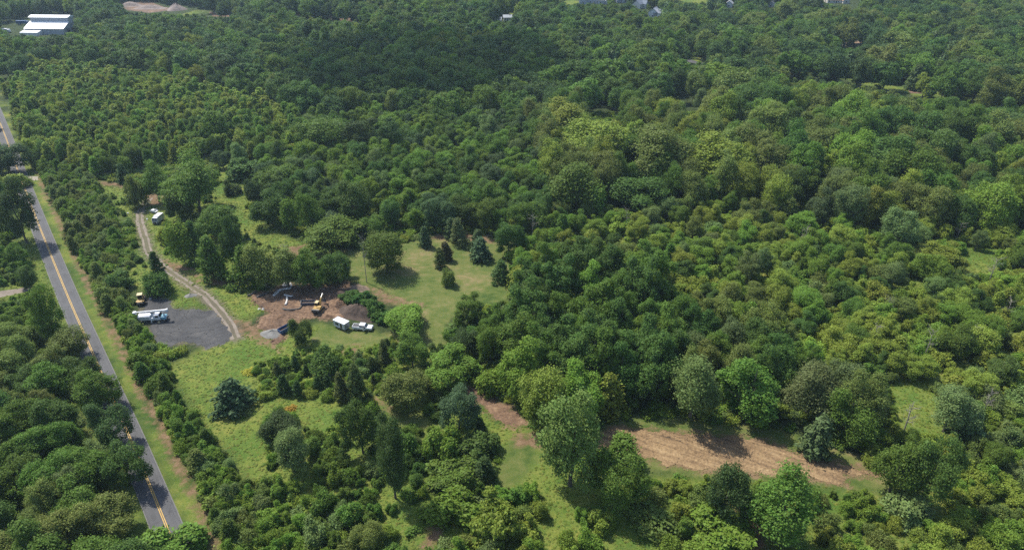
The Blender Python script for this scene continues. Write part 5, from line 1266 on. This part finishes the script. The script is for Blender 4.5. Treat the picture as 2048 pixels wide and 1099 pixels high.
# white truck by the track, seen from the front, with a small trailer behind
x, y, _ = at(318, 444)
bx_ = empty("box_truck", (x, y, .02), R(-97), "white boxy truck with two dark front panes beside the dirt track", "truck")
MB().box(-2.6, 2.2, -.85, .85, .45, .7).build("chassis", BLACKM, bx_)
MB().box(-2.6, 1.0, -1.1, 1.1, .72, 3.05).build("cargo_box", WHITE, bx_, .05)
cb = MB().prism_y([(1.02, .7), (2.6, .7), (2.55, 1.6), (2.15, 2.75), (1.02, 2.8)], -1.02, 1.02).build("cab", WHITE_DULL, bx_, .05)
for s_ in (-1, 1): MB().prism_y([(2.58, 1.62), (2.63, 1.62), (2.24, 2.62), (2.19, 2.62)], s_ * .5 - .42, s_ * .5 + .42).build("windshield_pane", GLASS, cb)
MB().box(2.6, 2.68, -.6, .6, .8, 1.3).build("grille", BLACKM, bx_); MB().box(2.6, 2.76, -1.0, 1.0, .45, .72).build("bumper", BLACKM, bx_, .03)
mirror_lamps(bx_, 2.62, (-.8, .8), 1.1, CHROME, "headlight")
for s_ in (-1, 1): MB().box(2.1, 2.25, s_ * 1.2 - .1, s_ * 1.2 + .1, 1.6, 2.1).build("mirror", WHITE, bx_)
wheels(bx_, [(1.8, -.88), (1.8, .88), (-1.6, -.88), (-1.6, .88)], .42, .3)
x, y, _ = at(309, 425)
ft = empty("flat_trailer", (x, y, .02), R(-25), "small white trailer with a pipe frame behind the white boxy truck", "trailer")
MB().box(-1.5, 1.5, -.85, .85, .55, .75).box(-1.5, 1.5, -.85, -.78, .752, 1.15).box(-1.5, 1.5, .78, .85, .752, 1.15).build("bed", WHITE, ft, .02)
MB().box(-1.0, .6, -.6, .6, .752, 1.35).build("load", WHITE, ft, .08)
MB().tube([(1.4, -.8, .7), (1.4, -.8, 2.0), (1.4, .8, 2.0), (1.4, .8, .7)], .05, 6).tube([(1.4, 0, 2.0), (2.6, 0, 1.5)], .05, 6).build("pipe_frame", CHROME, ft)
MB().tube([(1.5, 0, .5), (2.7, 0, .5)], .05, 6).build("tow_bar", BLACKM, ft)
wheels(ft, [(-.1, -.95), (-.1, .95)], .33, .2)
for px, py, mat_, lab in ((294.5, 439, WHITE, "small white box on the grass between track and white truck"), (300.5, 598, WHITE_DULL, "small pale bundle on the gravel beside the wheel loader"), (318, 645, CREAM, "tiny pale block on the gravel in front of the bucket truck"), (256, 427, WHITE, "white scrap among the hedge bushes across the track")):
    x, y, _ = at(px, py); mb = MB().box(-.35, .35, -.25, .25, .0, .42, .05, .05); o = mb.build("crate", mat_, bevel=.03, loc=(x, y, .014)); o.rotation_euler = (0, 0, .5); tag(o, lab, "crate")
# brush pile and orange flowers in the meadow
def heap_of_sticks(x, y, n, rad, mat, name, label, cat, seed):
    rr = random.Random(seed); mb = MB()
    for i in range(n):
        a = rr.uniform(0, 6.28); q = rad * math.sqrt(rr.random()); cx_, cy_ = q * math.cos(a), q * math.sin(a); zz = (1 - q / rad) * .7
        d = Vector((rr.uniform(-1, 1), rr.uniform(-1, 1), rr.uniform(-.3, .5))).normalized() * rr.uniform(.4, 1.1)
        mb.tube([(cx_ - d.x, cy_ - d.y, max(.05, zz - d.z)), (cx_ + d.x, cy_ + d.y, max(.05, zz + d.z))], [.05, .015], 4)
    o = mb.build(name, mat, loc=(x, y, 0)); tag(o, label, cat)
x, y, _ = at(392, 892); heap_of_sticks(x, y, 90, 1.6, DEADWOOD, "brush_pile", "greyish pile of dead sticks in the hedge beside the left meadow", "brush pile", 3)
x, y, _ = at(660, 750); heap_of_sticks(x, y, 70, 1.5, DEADWOOD, "brush_pile", "brown stick pile under the dark spreading shrub", "brush pile", 4)
x, y, _ = at(1680, 1085); heap_of_sticks(x, y, 60, 1.8, DEADWOOD, "brush_pile", "bare tangled branches in the lower right scrub", "brush pile", 5)
for px, py, w, lab in ((582, 820, 3.0, "patch of orange-yellow flowers behind the pale grey-green meadow tree"), (500, 745, 3.4, "flat patch of yellow flowers right above the meadow pine")):
    x, y, _ = at(px, py)
    W, H, cm, _t = PROTO[('weed', 0)][0]
    o = link("flowering_weed", cm, None, (x, y, 0), 1.0); o.scale = (w / W, w / W, .9 / H); o.color = (.34, .22, .03, 1) if px > 550 else (.30, .27, .03, 1); tag(o, lab, "flowers")

# ------------------------------------------------------------------ far buildings
ROOFW = paint("white_sheet_roof", (0.66, 0.66, 0.66), 0.4, dirt=.12)
SHEETG = paint("grey_sheet_wall", (0.36, 0.38, 0.42), 0.5, dirt=.2)
x, y, _ = at(97, 68)
ba = empty("industrial_barn", (x, y + 11, 0), R(-3), "big white-roofed barn with a raised ridge at the far top left", "barn")
Lb = 17.0
MB().prism_x([(-14, 0), (14, 0), (14, 5.0), (4, 9.0), (-4, 9.0), (-14, 5.0)], -Lb, Lb).build("walls", SHEETG, ba)
for s_ in (-1, 1):
    q = [(s_ * 14.8, 4.75), (s_ * 14.8, 4.95), (s_ * 4.0, 9.30), (s_ * 4.0, 9.08)]
    MB().prism_x(q if s_ < 0 else q[::-1], -Lb - .8, Lb + .8).build("roof", ROOFW, ba)
MB().box(-Lb, Lb, -3.9, 3.9, 9.0, 12.6).build("clerestory", SHEETG, ba)
MB().prism_x([(-4.9, 12.45), (4.9, 12.45), (4.9, 12.6), (0, 14.0), (-4.9, 12.6)], -Lb - .9, Lb + .9).build("ridge_roof", ROOFW, ba)
MB().prism_x([(-21, 0), (-14.02, 0), (-14.02, 3.9), (-21, 2.8)], -Lb - 1, -2).build("lean_to", ROOFW, ba)
for i in range(3): MB().box(Lb + .01, Lb + .06, -9 + i * 7, -5 + i * 7, 0, 4).build("bay_door", BLACKM, ba)
x, y, _ = at(48, 50)
bl = empty("blue_lorry", (x, y, 0), R(2), "blue lorry parked left of the white-roofed barn", "lorry")
MB().box(-6, 3, -1.3, 1.3, 1.1, 3.9).build("cargo_box", BLUE, bl, .1); MB().prism_y([(3.2, .6), (5.6, .6), (5.6, 2.0), (5.1, 3.4), (3.2, 3.5)], -1.25, 1.25).build("cab", BLUE, bl, .1)
wheels(bl, [(4.4, -1.1), (4.4, 1.1), (-4, -1.1), (-4, 1.1)], .55, .35)
MB().prism_y([(5.61, 2.0), (5.66, 2.0), (5.15, 3.3), (5.1, 3.3)], -1.1, 1.1).build("windshield", GLASS, bl)
for px, py, lab, rz_ in ((10, 66, "white lorry at the photo's left edge before the far yard", .2),):
    x, y, _ = at(px, py)
    e = empty("white_lorry", (x, y, 0), rz_, lab, "lorry")
    MB().box(-4.5, 2.5, -1.25, 1.25, 1.0, 3.6).build("cargo_box", WHITE, e, .1); MB().prism_y([(2.7, .6), (4.8, .6), (4.8, 1.9), (4.3, 3.0), (2.7, 3.1)], -1.2, 1.2).build("cab", WHITE, e, .1)
    wheels(e, [(3.8, -1.1), (3.8, 1.1), (-3, -1.1), (-3, 1.1)], .5, .35)
SIDING = paint("pale_siding", (0.60, 0.58, 0.53), 0.7, dirt=.1); GSIDE = paint("grey_siding", (0.36, 0.39, 0.43), 0.7, dirt=.1)
SHING = {k: grain_material(k + "_shingles", [(0.3, tuple(v * .75 for v in c)), (0.7, c)], .8, .9) for k, c in dict(tan=(.36, .25, .17), grey=(.26, .28, .32), pale=(.34, .36, .38), slate=(.17, .20, .25)).items()}
def house(px, py, L_, W_, eave, ridge, rz, wall, roof, label, wing=None, cat="house", name="house"):
    x, y, _ = at(px, py)
    e = empty(name, (x, y, 0), rz, label, cat)
    def block(l, w, ox, oy, ev, rd, turn):
        M = Matrix.Translation((ox, oy, 0)) @ Matrix.Rotation(turn, 4, 'Z')
        def put(mb): mb.v = [tuple(M @ Vector(v)) for v in mb.v]; return mb
        wl_ = put(MB().prism_x([(-w / 2, 0), (w / 2, 0), (w / 2, ev), (0, rd), (-w / 2, ev)], -l / 2, l / 2)).build("wall", wall, e)
        for s_ in (-1, 1):
            q = [(s_ * (w / 2 + .5), ev - .3), (s_ * (w / 2 + .5), ev - .05), (0, rd + .25), (0, rd + .02)]
            put(MB().prism_x(q if s_ < 0 else q[::-1], -l / 2 - .5, l / 2 + .5)).build("roof", roof, e)
        for s_ in (-1, 1):
            n_ = max(2, int(l / 4))
            for i in range(n_):
                cx_ = -l / 2 + l * (i + .5) / n_
                wd = put(MB().box(cx_ - .65, cx_ + .65, s_ * (w / 2 + .03) - .05, s_ * (w / 2 + .03) + .05, 1.0, 2.5)).build("window", WHITE, wl_)
                put(MB().box(cx_ - .52, cx_ + .52, s_ * (w / 2 + .10) - .02, s_ * (w / 2 + .10) + .02, 1.12, 2.38)).build("pane", GLASS, wl_)
            put(MB().box(s_ * (l / 2 + .02) - .04, s_ * (l / 2 + .02) + .04, -.6, .6, 1.0, 2.4)).build("gable_window", GLASS, wl_)
    block(L_, W_, 0, 0, eave, ridge, 0)
    if wing: block(wing[0], wing[1], wing[2], wing[3], eave * .95, ridge * .92, math.pi / 2)
    MB().box(L_ * .2, L_ * .2 + .9, -.45, .45, ridge - .6, ridge + 1.1).build("chimney", TANSOIL, e)
    MB().box(-.55, .55, -W_ / 2 - .06, -W_ / 2 - .003, 0, 2.1).build("door", BLACKM, e)
    return e
house(1668, 5, 19, 10, 3.2, 6.8, .02, SIDING, SHING['tan'], "white house with a tan roof at the top edge right of centre", (9, 7, 9.5, -4.0))
house(1180, 6, 22, 10, 4.5, 7.5, -.05, GSIDE, SHING['grey'], "long blue-grey house at the top edge right of the photo's middle", (9, 8, -8, -4))
house(1210, 8, 15, 9, 4.5, 7.4, -.1, GSIDE, SHING['pale'], "paler long house touching the long blue-grey one at the top edge", (8, 7, 4, -3))
house(1241, 4, 12, 9, 4.8, 8.2, .3, GSIDE, SHING['grey'], "grey gabled house between the long houses and the white one", (8, 7, 2, -4))
house(1278, 16, 13, 9, 4.5, 8.0, .9, SIDING, SHING['slate'], "dark roofed house just behind the white gabled house", (7, 6, 3, -4))
house(1308, 34, 12, 9, 5.0, 8.5, 1.15, WHITE, SHING['grey'], "white gabled house among trees near the top edge", (7, 6, -3, -4))
house(1545, 14, 9, 8, 3.2, 6.2, .8, GSIDE, SHING['pale'], "small house with a pale shining roof near the upper right lawn")
house(1566, 20, 7, 5, 2.6, 4.4, -.4, SIDING, SHING['slate'], "small dark roofed shed right of the pale shining roof", None, "shed", "shed")
house(1458, 14, 9, 7, 3.6, 6.4, 1.2, WHITE, SHING['pale'], "narrow white house behind trees by the yellow field at the top")
house(988, 46, 14, 9, 3.4, 5.2, -.1, SIDING, SHING['grey'], "low pale roofed house in the upper middle, larger of two side by side")
house(1015, 41, 8, 7, 3.2, 5.0, .05, SIDING, SHING['pale'], "low pale roofed house in the upper middle, smaller of two side by side")
house(972, 62, 15, 11, 4.0, 6.0, -.3, GSIDE, SHING['slate'], "blue-grey roofed house partly sunk behind the upper middle trees")
house(909, 60, 8, 8, 4.5, 7.5, 1.3, WHITE, SHING['pale'], "pale gabled house left of the blue-grey roofed one")
house(1044, 2, 10, 8, 3.0, 5.4, .1, SIDING, SHING['tan'], "tan roofed house at the top edge in the photo's middle")
house(1703, 92, 13, 7, 3.0, 4.6, .05, SIDING, SHING['tan'], "low tan roofed shed deep in the far right wood", None, "shed", "shed")
house(1587, 152, 7, 4, 1.8, 2.9, .05, SIDING, SHING['tan'], "small tan roofed shed at the edge of the far hayfield", None, "shed", "shed")

# ------------------------------------------------------------------ clouds whose shadows lie on the back wood, and the air
def cloud(px, py, rx, ry, alt, rz, seed, label):
    gx_, gy_, _ = at(px, py); t = alt / SUN_DIR.z
    c = (gx_ + SUN_DIR.x * t, gy_ + SUN_DIR.y * t, alt)
    import bmesh
    from mathutils import noise as mn
    bm = bmesh.new(); bmesh.ops.create_icosphere(bm, subdivisions=5, radius=1)
    for v in bm.verts:
        q = v.co.copy(); k = 1 + .35 * mn.noise(q * 1.6 + Vector((seed, 0, 0))) + .18 * mn.noise(q * 4 + Vector((0, seed, 0)))
        v.co = Vector((q.x * rx * k, q.y * ry * k, (q.z * 60 * k) if q.z > 0 else q.z * 12))
    me = bpy.data.meshes.new("cloud"); bm.to_mesh(me); bm.free(); me.materials.append(CLOUDM)
    for p_ in me.polygons: p_.use_smooth = True
    return tag(link("cloud", me, None, c, rz), kind="structure")
m, N, L, b = newmat("thin_cloud")
tp = N.new("ShaderNodeBsdfTransparent"); df = N.new("ShaderNodeBsdfDiffuse"); df.inputs[0].default_value = (.9, .9, .9, 1); tl = N.new("ShaderNodeBsdfTranslucent"); tl.inputs[0].default_value = (.9, .9, .9, 1)
m1 = N.new("ShaderNodeMixShader"); m1.inputs[0].default_value = .5; L.new(df.outputs[0], m1.inputs[1]); L.new(tl.outputs[0], m1.inputs[2])
m2 = N.new("ShaderNodeMixShader"); m2.inputs[0].default_value = .38; L.new(m1.outputs[0], m2.inputs[1]); L.new(tp.outputs[0], m2.inputs[2]); L.new(m2.outputs[0], N["Material Output"].inputs[0])
CLOUDM = m
cloud(870, 150, 92, 92, 900, -.5, 3.0, None)

HAZE_D = 0.00009
m, N, L, b = newmat("haze_air"); N.remove(b)
pv = N.new("ShaderNodeVolumePrincipled"); pv.inputs["Color"].default_value = (.62, .82, 1.0, 1); pv.inputs["Density"].default_value = HAZE_D; pv.inputs["Anisotropy"].default_value = 0.3
L.new(pv.outputs[0], N["Material Output"].inputs["Volume"])
hz = MB().box(-1500, 1500, -60, 1700, -1.0, CAM_H + 12).build("haze", m)
tag(hz, "thin bluish air softening the far woods", None, None, "stuff")
